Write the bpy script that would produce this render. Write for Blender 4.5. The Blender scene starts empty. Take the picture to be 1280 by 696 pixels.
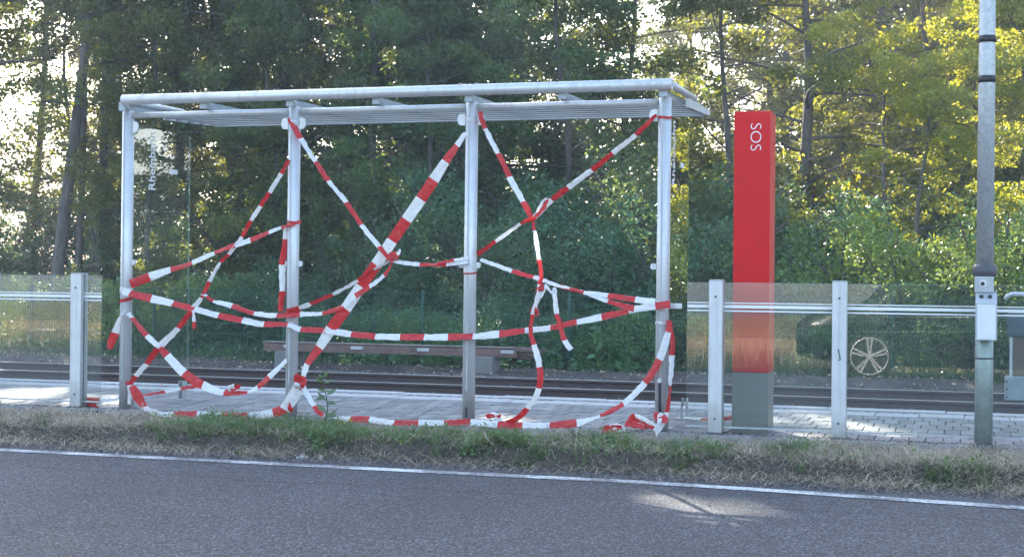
import bpy, bmesh, math, random
import numpy as np
from mathutils import Vector, Matrix, noise

random.seed(7); rng = np.random.default_rng(7)
S = bpy.context.scene
COL = S.collection

# ------------------------------------------------------------------ camera
CAM = Vector((2.1455, -10.7601, 1.1691))
YAW, PITCH, ROLL, F, PY = 0.2986, 0.0029, 0.0092, 1842.2, 333.9
def _axes():
    fwd = Vector((-math.sin(YAW), math.cos(YAW), 0)); right = Vector((math.cos(YAW), math.sin(YAW), 0)); up = Vector((0, 0, 1))
    f2 = fwd*math.cos(PITCH) + up*math.sin(PITCH); u2 = up*math.cos(PITCH) - fwd*math.sin(PITCH)
    r = right*math.cos(ROLL) + u2*math.sin(ROLL); u = u2*math.cos(ROLL) - right*math.sin(ROLL)
    return r, u, f2
AR, AU, AF = _axes()
cam = bpy.data.cameras.new('camera'); camo = bpy.data.objects.new('camera', cam); COL.objects.link(camo)
camo.matrix_world = Matrix(((AR.x, AU.x, -AF.x, CAM.x), (AR.y, AU.y, -AF.y, CAM.y), (AR.z, AU.z, -AF.z, CAM.z), (0, 0, 0, 1)))
cam.sensor_width = 36; cam.sensor_fit = 'HORIZONTAL'; cam.lens = F*36/1280
cam.shift_y = -(348-PY)/1280; cam.clip_start = 0.1; cam.clip_end = 3000
S.camera = camo
def ray(px, py): return AF + AR*((px-640)/F) - AU*((py-PY)/F)
def atY(px, py, Y): d = ray(px, py); return CAM + d*((Y-CAM.y)/d.y)      # point of the upright plane y = Y
def atZ(px, py, Z): d = ray(px, py); return CAM + d*((Z-CAM.z)/d.z)      # point of the level plane z = Z
def atX(px, py, X): d = ray(px, py); return CAM + d*((X-CAM.x)/d.x)

# ------------------------------------------------------------------ light
SUN_EL, SUN_AZ = math.radians(27), math.radians(34)        # azimuth: towards -x from +y (behind the wood, left)
sdir = Vector((-math.sin(SUN_AZ)*math.cos(SUN_EL), math.cos(SUN_AZ)*math.cos(SUN_EL), math.sin(SUN_EL)))
w = bpy.data.worlds.new('World'); S.world = w; w.use_nodes = True
nt = w.node_tree; nt.nodes.clear()
sky = nt.nodes.new('ShaderNodeTexSky'); sky.sky_type = 'NISHITA'; sky.sun_disc = False
sky.sun_elevation = SUN_EL; sky.sun_rotation = -SUN_AZ; sky.air_density = 1.2; sky.dust_density = 1.6; sky.ozone_density = 1.5
bg = nt.nodes.new('ShaderNodeBackground'); bg.inputs[1].default_value = 0.15
wo = nt.nodes.new('ShaderNodeOutputWorld'); nt.links.new(sky.outputs[0], bg.inputs[0]); nt.links.new(bg.outputs[0], wo.inputs[0])
sl = bpy.data.lights.new('sun', 'SUN'); sl.energy = 5.0; sl.angle = math.radians(0.53); sl.color = (1.0, 0.94, 0.83)
so = bpy.data.objects.new('sun', sl); COL.objects.link(so); so.rotation_euler = (-sdir).to_track_quat('-Z', 'Y').to_euler(); so.location = (0, 0, 30)
S.view_settings.view_transform = 'Standard'; S.view_settings.look = 'None'; S.view_settings.exposure = 2.42; S.view_settings.gamma = 1
S.view_settings.use_curve_mapping = False
S.render.engine = 'CYCLES'
cy = S.cycles
cy.use_denoising = True; cy.max_bounces = 7; cy.diffuse_bounces = 3; cy.glossy_bounces = 3; cy.transmission_bounces = 4
cy.transparent_max_bounces = 16; cy.caustics_reflective = False; cy.caustics_refractive = False; cy.sample_clamp_indirect = 8

# ------------------------------------------------------------------ helpers
class NT:
    def __init__(s, name):
        s.m = bpy.data.materials.new(name); s.m.use_nodes = True; s.t = s.m.node_tree; s.t.nodes.clear()
        s.out = s.n('ShaderNodeOutputMaterial')
    def n(s, t, **k):
        x = s.t.nodes.new(t)
        for a, b in k.items(): setattr(x, a, b)
        return x
    def l(s, a, b): s.t.links.new(a, b)
    def noise(s, scale, detail=4, rough=.55, vec=None, dist=0):
        x = s.n('ShaderNodeTexNoise'); x.inputs['Scale'].default_value = scale; x.inputs['Detail'].default_value = detail
        x.inputs['Roughness'].default_value = rough; x.inputs['Distortion'].default_value = dist
        s.l(vec or s.pos(), x.inputs['Vector']); return x.outputs['Fac']
    def pos(s, which='Object'):
        if not hasattr(s, '_tc'): s._tc = s.n('ShaderNodeTexCoord')
        return s._tc.outputs[which]
    def ramp(s, fac, stops):
        r = s.n('ShaderNodeValToRGB'); s.l(fac, r.inputs[0]); e = r.color_ramp.elements
        while len(e) < len(stops): e.new(.5)
        for q, (p_, c) in zip(e, stops): q.position = p_; q.color = (c[0], c[1], c[2], 1) if len(c) < 4 else c
        return r.outputs[0]
    def mix(s, fac, a, b, mode='MIX'):
        x = s.n('ShaderNodeMix', data_type='RGBA', blend_type=mode)
        for i, v in ((0, fac), (6, a), (7, b)):
            if isinstance(v, (int, float)): x.inputs[i].default_value = v
            elif isinstance(v, tuple): x.inputs[i].default_value = (*v, 1)
            else: s.l(v, x.inputs[i])
        return x.outputs[2]
    def math(s, op, a, b=0):
        x = s.n('ShaderNodeMath', operation=op)
        for i, v in ((0, a), (1, b)):
            if isinstance(v, (int, float)): x.inputs[i].default_value = v
            else: s.l(v, x.inputs[i])
        return x.outputs[0]
    def bump(s, h, strength=.3, dist=.01):
        b = s.n('ShaderNodeBump'); b.inputs['Strength'].default_value = strength; b.inputs['Distance'].default_value = dist
        s.l(h, b.inputs['Height']); return b.outputs[0]
    def pbr(s, col, rough=.6, metal=0, normal=None, spec=.5):
        p = s.n('ShaderNodeBsdfPrincipled')
        if isinstance(col, tuple): p.inputs['Base Color'].default_value = (*col, 1)
        else: s.l(col, p.inputs['Base Color'])
        if isinstance(rough, (int, float)): p.inputs['Roughness'].default_value = rough
        else: s.l(rough, p.inputs['Roughness'])
        p.inputs['Metallic'].default_value = metal; p.inputs['Specular IOR Level'].default_value = spec
        if normal is not None: s.l(normal, p.inputs['Normal'])
        return p
    def done(s, sh): s.l(sh.outputs[0] if hasattr(sh, 'outputs') else sh, s.out.inputs[0]); return s.m

def worn(name, col, rough=.5, metal=0., var=.15, scale=6, fine=60, bump=.1, dirt=None, spec=.5):
    t = NT(name); a = t.noise(scale, 5, .6); b = t.noise(fine, 3, .6)
    lo = tuple(c*(1-var) for c in col); hi = tuple(min(1, c*(1+var*.6)) for c in col)
    c = t.ramp(a, [(.3, lo), (.7, hi)])
    c = t.mix(t.math('MULTIPLY', b, .35), c, tuple(x*.7 for x in col))
    if dirt:
        d = t.noise(3.1, 6, .7); c = t.mix(t.ramp(d, [(.52, (0, 0, 0)), (.75, (1, 1, 1))]), c, dirt)
    r = t.ramp(a, [(.3, (rough*.85,)*3), (.7, (min(1, rough*1.2),)*3)])
    return t.done(t.pbr(c, r, metal, t.bump(b, bump, .004), spec))

M = {}
def metal_mat(name, col, rough, metal):
    t = NT(name); mp = t.n('ShaderNodeMapping'); mp.inputs['Scale'].default_value = (14, 14, .9); t.l(t.pos(), mp.inputs[0]); st = t.noise(2, 6, .65, mp.outputs[0]); a = t.noise(7, 5, .65); f = t.noise(110, 3, .6)
    c = t.ramp(a, [(.3, tuple(x*.88 for x in col)), (.7, col)]); c = t.mix(t.ramp(st, [(.50, (0,)*3), (.72, (.55,)*3)]), c, tuple(x*.62 for x in col))
    sep = t.n('ShaderNodeSeparateXYZ'); t.l(t.pos(), sep.inputs[0]); low = t.math('SUBTRACT', .34, t.math('ADD', sep.outputs[2], t.math('MULTIPLY', a, .25)))     # splash dirt near the foot
    c = t.mix(t.math('MULTIPLY', t.math('MINIMUM', 1, t.math('MAXIMUM', 0, t.math('MULTIPLY', low, 5))), .55), c, (.20, .18, .15))
    sc = t.ramp(t.noise(26, 6, .8), [(.66, (0,)*3), (.72, (.5,)*3)]); c = t.mix(sc, c, (.28, .28, .28))
    return t.done(t.pbr(c, t.ramp(st, [(.3, (rough*.8,)*3), (.7, (rough*1.3,)*3)]), metal, t.bump(f, .08, .004)))
M['alu'] = metal_mat('satin_aluminium', (.60, .61, .63), .40, .35)
M['alu_dull'] = worn('dull_aluminium', (.44, .46, .48), .5, .3, .18, 4, 70, .12, (.30, .31, .30))
M['alu_blue'] = worn('zinc_coated_steel', (.34, .39, .43), .45, .3, .2, 7, 60, .1)
M['galv'] = None
M['red'] = worn('red_paint', (.62, .004, .009), .40, 0, .12, 1.6, 90, .03, (.42, .006, .01), .25)
M['pillar_base'] = worn('brushed_steel', (.21, .215, .20), .45, .4, .14, 3, 80, .08, (.26, .25, .22))
M['black'] = worn('black_rubber', (.02, .02, .022), .6, 0, .3)
M['darkgrey'] = worn('dark_grey_paint', (.075, .08, .09), .5, 0, .2)
M['whiteprint'] = worn('white_print', (.82, .82, .82), .5, 0, .03)
M['rust'] = worn('rusty_steel', (.075, .052, .048), .75, .1, .4, 14, 80, .4)
M['railtop'] = worn('polished_rail', (.52, .50, .48), .42, .6, .15, 6, 60, .05)
M['concrete'] = worn('concrete', (.34, .33, .31), .85, 0, .2, 5, 50, .3, (.22, .21, .18))
M['beam'] = worn('rusty_beam', (.19, .125, .105), .75, .1, .35, 9, 60, .4, (.10, .07, .06))
M['block'] = worn('old_concrete', (.19, .19, .185), .9, 0, .25, 5, 50, .3, (.12, .12, .10))
M['wood_dark'] = worn('rotten_timber', (.13, .085, .07), .85, 0, .4, 8, 60, .6)
M['wood_sleeper'] = worn('sleeper_timber', (.07, .05, .04), .9, 0, .4, 8, 60, .6)
M['greenwire'] = worn('green_coated_wire', (.02, .09, .06), .5, 0, .2)
M['paper'] = worn('crumpled_paper', (.72, .73, .74), .8, 0, .1)
M['rubble'] = worn('pale_rubble', (.42, .42, .41), .9, 0, .3)
M['yellow'] = worn('yellow_petals', (.75, .6, .04), .7, 0, .1)
M['kerb'] = worn('kerb_stone', (.27, .265, .26), .85, 0, .25, 4, 60, .35, (.15, .13, .10))
M['slab_white'] = worn('white_paving', (.43, .43, .435), .8, 0, .12, 3, 60, .2, (.36, .35, .33))
M['slab_grey'] = worn('grey_grooved_slab', (.20, .20, .205), .85, 0, .2, 3, 60, .2)
M['straw_litter'] = worn('dry_leaf', (.25, .17, .08), .8, 0, .3)

def galv_mat():
    t = NT('galvanised_steel'); v = t.n('ShaderNodeTexVoronoi'); v.inputs['Scale'].default_value = 45; t.l(t.pos(), v.inputs['Vector'])
    a = t.noise(5, 5, .6); c = t.mix(v.outputs['Color'], (.34, .36, .38), (.52, .54, .56)); c = t.mix(t.math('MULTIPLY', a, .5), c, (.30, .33, .35))
    sep = t.n('ShaderNodeSeparateXYZ'); t.l(t.pos(), sep.inputs[0])
    low = t.math('LESS_THAN', sep.outputs[2], 1.13)          # algae on the lower length of the pole
    c = t.mix(t.math('MULTIPLY', low, t.ramp(t.noise(9, 5, .7), [(.25, (.3,)*3), (.7, (.85,)*3)])), c, (.17, .24, .20))
    return t.done(t.pbr(c, .5, .45, t.bump(t.noise(60), .15, .003)))
M['galv'] = galv_mat()

def tape_mat():
    t = NT('red_white_barrier_film'); uv = t.n('ShaderNodeUVMap', uv_map='UVMap'); sep = t.n('ShaderNodeSeparateXYZ'); t.l(uv.outputs[0], sep.inputs[0])
    fr = t.math('FRACT', sep.outputs[0]); isr = t.math('LESS_THAN', fr, .5)
    n = t.noise(30, 4, .6); redc = t.ramp(n, [(.3, (.50, .018, .022)), (.7, (.66, .035, .035))]); wh = t.ramp(n, [(.3, (.74, .74, .75)), (.7, (.86, .86, .86))])
    c = t.mix(isr, wh, redc)
    dirt = t.noise(7, 6, .75); c = t.mix(t.ramp(dirt, [(.58, (0,)*3), (.8, (.35,)*3)]), c, (.35, .30, .24))
    wr = t.noise(45, 3, .6, dist=1.2); p = t.pbr(c, .24, 0, t.bump(t.math('ADD', wr, t.math('MULTIPLY', t.noise(14, 3, .6, dist=2.), 1.6)), .6, .010), .5)
    tr = t.n('ShaderNodeBsdfTranslucent'); t.l(c, tr.inputs[0]); mx = t.n('ShaderNodeMixShader'); mx.inputs[0].default_value = .30
    t.l(p.outputs[0], mx.inputs[1]); t.l(tr.outputs[0], mx.inputs[2]); return t.done(mx)
M['tape'] = tape_mat()

def glass_mat(name, tint=(.93, .96, .95), grime=.05):
    t = NT(name); tr = t.n('ShaderNodeBsdfTransparent'); tr.inputs[0].default_value = (*tint, 1)
    gl = t.n('ShaderNodeBsdfGlossy'); gl.inputs['Roughness'].default_value = 0.0
    fr = t.n('ShaderNodeFresnel'); fr.inputs[0].default_value = 1.5; gm = t.n('ShaderNodeNewGeometry')
    front = t.math('SUBTRACT', 1, gm.outputs['Backfacing']); fa = t.math('MULTIPLY', t.math('MINIMUM', 1, t.math('MULTIPLY', fr.outputs[0], 3.1)), front)
    mx = t.n('ShaderNodeMixShader'); t.l(fa, mx.inputs[0]); t.l(tr.outputs[0], mx.inputs[1]); t.l(gl.outputs[0], mx.inputs[2])
    df = t.n('ShaderNodeBsdfDiffuse'); df.inputs[0].default_value = (.55, .55, .52, 1); g = t.ramp(t.noise(2.2, 7, .72), [(.35, (grime*.4,)*3), (.75, (grime*1.8,)*3)])
    m2 = t.n('ShaderNodeMixShader'); t.l(g, m2.inputs[0]); t.l(mx.outputs[0], m2.inputs[1]); t.l(df.outputs[0], m2.inputs[2]); return t.done(m2)
M['glass'] = glass_mat('dusty_clear_glass', (.93, .96, .95), .03); M['glass2'] = glass_mat('shelter_glass', (.94, .965, .955), .018)
M['glassedge'] = worn('glass_edge', (.22, .32, .28), .3, 0, .1)

def leaf_mat(name, dark, light, trans, tw=.45, rough=.5):
    t = NT(name); at = t.n('ShaderNodeAttribute', attribute_name='tint'); oi = t.n('ShaderNodeObjectInfo')
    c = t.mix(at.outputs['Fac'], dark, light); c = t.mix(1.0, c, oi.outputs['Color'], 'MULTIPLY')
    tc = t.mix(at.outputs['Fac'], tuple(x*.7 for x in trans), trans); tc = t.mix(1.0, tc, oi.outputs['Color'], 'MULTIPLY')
    p = t.pbr(c, rough, 0, None, .5); tr = t.n('ShaderNodeBsdfTranslucent'); t.l(tc, tr.inputs[0])
    mx = t.n('ShaderNodeMixShader'); mx.inputs[0].default_value = tw; t.l(p.outputs[0], mx.inputs[1]); t.l(tr.outputs[0], mx.inputs[2]); return t.done(mx)
M['leaf'] = leaf_mat('broad_leaf', (.046, .088, .042), (.110, .175, .060), (.36, .40, .05))
M['leaf_bush'] = leaf_mat('bush_leaf', (.052, .115, .066), (.13, .215, .105), (.24, .34, .09), .38, .42)
M['blade'] = leaf_mat('grass_blade', (.042, .085, .032), (.12, .185, .075), (.18, .26, .09), .35, .6)
M['straw'] = leaf_mat('dry_straw', (.22, .17, .12), (.62, .52, .38), (.46, .36, .24), .2, .7)

def bark_mat():
    t = NT('bark'); mp = t.n('ShaderNodeMapping'); mp.inputs['Scale'].default_value = (6, 6, 1.2); t.l(t.pos(), mp.inputs[0])
    a = t.noise(3, 6, .7, mp.outputs[0]); c = t.ramp(a, [(.3, (.05, .045, .04)), (.6, (.13, .12, .11)), (.8, (.20, .20, .17))])
    return t.done(t.pbr(c, .9, 0, t.bump(a, .8, .03)))
M['bark'] = bark_mat()

def asphalt_mat():
    t = NT('asphalt'); v = t.n('ShaderNodeTexVoronoi'); v.inputs['Scale'].default_value = 70; t.l(t.pos(), v.inputs['Vector'])
    st = t.ramp(v.outputs['Distance'], [(.0, (.140, .146, .166)), (.35, (.069, .073, .086)), (.6, (.013, .014, .018))])
    rnd = t.ramp(v.outputs['Color'], [(.2, (.45,)*3), (.8, (1.55,)*3)]); c = t.mix(1.0, st, rnd, 'MULTIPLY')
    big = t.noise(.8, 5, .6); c = t.mix(1.0, c, t.ramp(big, [(.3, (.8,)*3), (.7, (1.2,)*3)]), 'MULTIPLY'); c = t.mix(1.0, c, t.ramp(t.noise(30, 4, .7), [(.35, (.7,)*3), (.65, (1.35,)*3)]), 'MULTIPLY')
    # a hairline crack running along the road, and worn patches
    sep = t.n('ShaderNodeSeparateXYZ'); t.l(t.pos(), sep.inputs[0]); wv = t.noise(1.3, 4, .6)
    y = t.math('ADD', sep.outputs[1], t.math('MULTIPLY', wv, .35)); d = t.math('ABSOLUTE', t.math('ADD', y, 2.28))
    ck = t.math('MULTIPLY', t.math('LESS_THAN', d, .014), t.math('GREATER_THAN', t.noise(2.5, 3), .36)); c = t.mix(ck, c, (.015, .015, .015))
    p = t.pbr(c, .72, 0, t.bump(t.math('SUBTRACT', 1, v.outputs['Distance']), .9, .006), .45); return t.done(p)
M['asphalt'] = asphalt_mat()

def paint_line_mat():
    t = NT('worn_road_paint'); n = t.noise(38, 5, .7); b = t.noise(3, 4, .6); f = t.math('ADD', t.math('MULTIPLY', n, .62), t.math('MULTIPLY', b, .52))
    k = t.ramp(f, [(.46, (1,)*3), (.64, (0,)*3)]); c = t.mix(k, (.11, .11, .12), (.62, .62, .61)); return t.done(t.pbr(c, .7, 0, t.bump(n, .5, .004)))
M['line'] = paint_line_mat()

def soil_mat(name, a, b, c3, s=7):
    t = NT(name); n = t.noise(s, 8, .7); f = t.noise(s*9, 5, .7); c = t.ramp(n, [(.3, a), (.55, b), (.75, c3)])
    c = t.mix(1.0, c, t.ramp(f, [(.3, (.6,)*3), (.7, (1.3,)*3)]), 'MULTIPLY'); return t.done(t.pbr(c, .95, 0, t.bump(f, .9, .02), .2))
M['soil'] = soil_mat('verge_soil', (.05, .042, .036), (.10, .085, .07), (.17, .14, .11))
M['ground'] = soil_mat('bare_earth', (.05, .044, .04), (.105, .09, .08), (.19, .16, .13), 2)
M['forest_floor'] = soil_mat('forest_floor', (.03, .035, .02), (.06, .065, .035), (.12, .10, .06), 1.5)
M['ballast'] = soil_mat('track_ballast', (.035, .030, .030), (.06, .05, .05), (.10, .085, .08), 18)
def field_mat():
    t = NT('hay_field'); sep = t.n('ShaderNodeSeparateXYZ'); t.l(t.pos(), sep.inputs[0]); n = t.noise(.35, 7, .7); f = t.noise(6, 4, .7)
    y = t.math('ADD', sep.outputs[1], t.math('MULTIPLY', t.noise(.12, 4, .6), 14))
    hay = t.ramp(n, [(.3, (.44, .28, .12)), (.6, (.62, .42, .20)), (.8, (.70, .52, .28))]); green = t.ramp(n, [(.3, (.05, .075, .025)), (.7, (.12, .13, .05))]); far = t.ramp(n, [(.35, (.12, .12, .04)), (.6, (.30, .22, .09))])
    c = t.mix(t.ramp(t.math('DIVIDE', t.math('MULTIPLY', y, -1), 100), [(.13, (0,)*3), (.19, (1,)*3)]), green, hay)
    c = t.mix(t.ramp(t.math('DIVIDE', t.math('MULTIPLY', y, -1), 100), [(.30, (0,)*3), (.36, (1,)*3)]), c, far)
    return t.done(t.pbr(c, .9, 0, t.bump(f, 1, .1), .2))
M['field'] = field_mat()
def stone_mat():
    t = NT('ballast_stone'); oi = t.n('ShaderNodeAttribute', attribute_name='tint'); c = t.mix(oi.outputs['Fac'], (.04, .035, .035), (.15, .135, .13)); return t.done(t.pbr(c, .9, 0, t.bump(t.noise(60), .5, .01)))
M['stone'] = stone_mat()
def paver_mat():
    t = NT('concrete_paver'); oi = t.n('ShaderNodeObjectInfo'); at = t.n('ShaderNodeAttribute', attribute_name='tint'); r = t.math('FRACT', t.math('ADD', oi.outputs['Random'], at.outputs['Fac']))
    c = t.ramp(r, [(0, (.17, .172, .18)), (.5, (.215, .217, .225)), (1, (.26, .26, .262))]); n = t.noise(5, 6, .7, t.n('ShaderNodeNewGeometry').outputs['Position'])
    c = t.mix(1.0, c, t.ramp(n, [(.3, (.75,)*3), (.7, (1.15,)*3)]), 'MULTIPLY'); return t.done(t.pbr(c, .8, 0, t.bump(t.noise(90), .3, .003)))
M['paver'] = paver_mat()

def tag(o, label=None, cat=None, group=None, kind=None):
    if label: o['label'] = label
    if cat: o['category'] = cat
    if group: o['group'] = group
    if kind: o['kind'] = kind
    return o
def empty(name, loc=(0, 0, 0), rz=0):
    o = bpy.data.objects.new(name, None); o.location = loc; o.rotation_euler.z = rz; o.empty_display_size = .2; COL.objects.link(o); return o
def link(name, me, mat, parent=None, loc=None):
    o = bpy.data.objects.new(name, me); COL.objects.link(o)
    if mat is not None and not me.materials: me.materials.append(mat)
    if parent is not None: o.parent = parent
    if loc is not None: o.location = loc
    return o
def copy_tree(o, parent=None):
    c = o.copy(); COL.objects.link(c)
    if parent is not None: c.parent = parent
    for ch in o.children: copy_tree(ch, c)
    return c

class MB:
    def __init__(s): s.v = []; s.f = []; s.sm = []
    def add(s, vs, fs, smooth=False):
        o = len(s.v); s.v += [tuple(x) for x in vs]; s.f += [tuple(i+o for i in f) for f in fs]; s.sm += [smooth]*len(fs); return s
    def box(s, x0, x1, y0, y1, z0, z1, b=0.):
        if b <= 0:
            vs = [(x, y, z) for z in (z0, z1) for y in (y0, y1) for x in (x0, x1)]
            return s.add(vs, [(0, 2, 3, 1), (4, 5, 7, 6), (0, 1, 5, 4), (2, 6, 7, 3), (0, 4, 6, 2), (1, 3, 7, 5)])
        bm = bmesh.new(); bmesh.ops.create_cube(bm, size=1)
        for v in bm.verts: v.co = Vector(((x0+x1)/2+v.co.x*(x1-x0), (y0+y1)/2+v.co.y*(y1-y0), (z0+z1)/2+v.co.z*(z1-z0)))
        bmesh.ops.bevel(bm, geom=bm.edges[:], offset=b, segments=2, affect='EDGES', profile=.6)
        bm.verts.index_update(); s.add([v.co for v in bm.verts], [[v.index for v in f.verts] for f in bm.faces]); bm.free(); return s
    def prism(s, pts, axis, a, b):      # outline extruded along an axis
        n = len(pts)
        def P(p, t): return {'x': (t, p[0], p[1]), 'y': (p[0], t, p[1]), 'z': (p[0], p[1], t)}[axis]
        vs = [P(p, a) for p in pts] + [P(p, b) for p in pts]
        return s.add(vs, [tuple(range(n))[::-1], tuple(range(n, 2*n))] + [(i, (i+1) % n, n+(i+1) % n, n+i) for i in range(n)])
    def tube(s, pts, rad, seg=12, cap=True):
        pts = [Vector(p) for p in pts]; n = len(pts); rad = rad if hasattr(rad, '__len__') else [rad]*n; vs = []; fs = []
        ref = None
        for i, p in enumerate(pts):
            t = (pts[min(i+1, n-1)]-pts[max(i-1, 0)]).normalized()
            if ref is None: ref = t.orthogonal().normalized()
            a = (ref - t*ref.dot(t)).normalized(); ref = a; b = t.cross(a)
            for k in range(seg):
                q = 2*math.pi*k/seg; vs.append(p + (a*math.cos(q)+b*math.sin(q))*rad[i])
        for i in range(n-1):
            for k in range(seg): fs.append((i*seg+k, i*seg+(k+1) % seg, (i+1)*seg+(k+1) % seg, (i+1)*seg+k))
        s.add(vs, fs, True)
        if cap:
            o = len(s.v)-n*seg; s.f.append(tuple(range(o, o+seg))[::-1]); s.f.append(tuple(range(o+(n-1)*seg, o+n*seg))); s.sm += [False]*2
        return s
    def mesh(s, name):
        me = bpy.data.meshes.new(name); me.from_pydata(s.v, [], s.f); me.polygons.foreach_set('use_smooth', s.sm); me.update(); return me
    def build(s, name, mat, parent=None, loc=None): return link(name, s.mesh(name), mat, parent, loc)
def box(*a, **k): return MB().box(*a, **k)

def quads(name, V, tint=None, mat=None, tri_per=4, parent=None):
    """V: (N, k, 3) array, each row one polygon of k corners."""
    N, k = V.shape[:2]; me = bpy.data.meshes.new(name)
    me.vertices.add(N*k); me.vertices.foreach_set('co', V.reshape(-1).astype(np.float32))
    me.loops.add(N*k); me.loops.foreach_set('vertex_index', np.arange(N*k, dtype=np.int32))
    me.polygons.add(N); me.polygons.foreach_set('loop_start', np.arange(N, dtype=np.int32)*k)
    me.update(calc_edges=True)
    if tint is not None:
        a = me.attributes.new('tint', 'FLOAT', 'FACE'); a.data.foreach_set('value', tint.astype(np.float32))
    if mat: me.materials.append(mat)
    return me
def unit(a): return a/np.maximum(np.linalg.norm(a, axis=1, keepdims=True), 1e-9)

def leaf_cloud(name, C, size, up=.8, mat=None, droop=.25, wr=.58):
    N = len(C); n = unit(rng.normal(size=(N, 3))*(1-up*.5) + np.array([0, 0, up])); d = rng.normal(size=(N, 3)); d[:, 2] -= droop
    d = unit(d - n*np.sum(d*n, 1, keepdims=True)); sd = np.cross(n, d); s = (size*rng.uniform(.6, 1.25, N))[:, None]
    V = np.stack([C, C+d*s*.45+sd*s*wr*.5+n*s*.07, C+d*s, C+d*s*.45-sd*s*wr*.5+n*s*.07], 1)
    return quads(name, V, rng.uniform(0, 1, N)**1.3, mat)

def clumps(cen, rad, per, flat=.55):
    out = []
    for c, r in zip(cen, rad):
        n = max(4, int(per*(r**1.6))); u = unit(rng.normal(size=(n, 3))); rr = r*rng.uniform(.15, 1, n)**.5
        q = u*rr[:, None]; q[:, 2] *= flat; q += np.array([0, 0, 0]); out.append(np.array(c)+q)
    return np.concatenate(out)

def make_tree(name, H, r0, crown_lo, crown_r, nlimb, per, leaf=.10, bend=.3, seed=1, mat='leaf', top_sparse=True, clump_r=(.45, .85)):
    rnd = random.Random(seed); root = empty(name)
    tr = MB(); n = 12; pts = []; bx, by = rnd.uniform(-bend, bend), rnd.uniform(-bend, bend)
    for i in range(n+1):
        t = i/n; pts.append(Vector((bx*math.sin(t*2.3)+.12*math.sin(t*9+seed), by*math.sin(t*2.0)+.1*math.cos(t*7+seed)-.1*math.cos(seed), t*H-.3)))
    tr.tube(pts, [r0*(1.25 if i == 0 else 1)*(1-.82*i/n) for i in range(n+1)], 9)
    cen = []; rad = []
    for k in range(nlimb):
        t = crown_lo/H + (1-crown_lo/H)*((k+.5)/nlimb)**.9; i = min(n-1, int(t*n)); b = pts[i].lerp(pts[i+1], t*n-i)
        az = k*2.399+rnd.uniform(-.4, .4); prof = math.sin(math.pi*min(1, .18+.75*(t-crown_lo/H)/(1-crown_lo/H)))**.7
        L = crown_r*prof*rnd.uniform(.7, 1.15); rise = rnd.uniform(.05, .45)*(1 if t > .3 else .4)
        e = [b]
        for j in range(1, 5):
            q = j/4; e.append(b+Vector((math.cos(az+.25*q)*L*q, math.sin(az+.25*q)*L*q, L*rise*q-.12*L*q*q)))
        tr.tube(e, [r0*.33*(1-t*.6)*(1-.8*j/4) for j in range(5)], 5, False)
        m = 3 + int(L*1.5)
        for j in range(m):
            q = .3+.75*j/m; a = min(3, int(q*4)); pos = e[a].lerp(e[a+1], min(1.2, q*4-a))
            cen.append(tuple(pos+Vector((rnd.gauss(0, .45), rnd.gauss(0, .45), rnd.gauss(.1, .35))))); rad.append(rnd.uniform(*clump_r))
    tr.build('trunk', M['bark'], root)
    cen = np.array(cen); rad = np.array(rad)
    lo = cen[:, 2] < 9.5; A = clumps(cen[lo], rad[lo], per) if lo.any() else np.zeros((0, 3))
    me_parts = []
    B = clumps(cen[~lo], rad[~lo]*1.15, per*.38) if (~lo).any() else np.zeros((0, 3))
    C = np.concatenate([A, B]); s = np.concatenate([np.full(len(A), leaf), np.full(len(B), leaf*1.75)])
    me = leaf_cloud(name+'_crown', C, s, .75, M[mat]); link('crown', me, None, root)
    return root, len(C)

def make_bush(name, H, R, nst, per, leaf=.075, seed=3, mat='leaf_bush'):
    rnd = random.Random(seed); root = empty(name); st = MB(); cen = []; rad = []
    for k in range(nst):
        az = k*2.399; L = rnd.uniform(.6, 1)*R; h = H*rnd.uniform(.6, 1)*(1-.35*(L/R)**2); e = []
        for j in range(5):
            q = j/4; e.append(Vector((math.cos(az)*L*q**1.3, math.sin(az)*L*q**1.3, h*q-.1)))
        st.tube(e, [.022*(1-.7*q/4)+.004 for q in range(5)], 5, False)
        for j in range(6):
            q = .12+.9*j/6; a = min(3, int(q*4)); p = e[a].lerp(e[a+1], min(1.1, q*4-a)); cen.append(tuple(p+Vector((rnd.gauss(0, .18*R), rnd.gauss(0, .18*R), rnd.gauss(0, .12*H))))); rad.append(rnd.uniform(.22, .5)*R*.6)
    st.build('stem', M['bark'], root); cen = np.array(cen); cen[:, 2] = np.maximum(cen[:, 2], .12)
    C = clumps(cen, np.array(rad), per, .7); C = C[C[:, 2] > .0]
    me = leaf_cloud(name+'_foliage', C, np.full(len(C), leaf), .7, M[mat]); link('foliage', me, None, root); return root, len(C)

# ------------------------------------------------------------------ the setting
def grid(name, x0, x1, y0, y1, nx, ny, zf, mat):
    xs = np.linspace(x0, x1, nx+1); ys = np.linspace(y0, y1, ny+1); vs = [(x, y, zf(x, y)) for y in ys for x in xs]; w_ = nx+1
    fs = [(j*w_+i, j*w_+i+1, (j+1)*w_+i+1, (j+1)*w_+i) for j in range(ny) for i in range(nx)]
    me = bpy.data.meshes.new(name); me.from_pydata(vs, [], fs); me.polygons.foreach_set('use_smooth', [True]*len(fs)); return tag(link(name, me, mat), kind='structure')
def nz(x, y, s=1., k=0.): return noise.noise(Vector((x*s, y*s, k)))

RZ = -.14
grid('ground', -400, 400, -400, 400, 6, 6, lambda x, y: -.9, M['ground'])
grid('road', -60, 60, -13.3, -1.15, 60, 12, lambda x, y: RZ, M['asphalt'])
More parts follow.
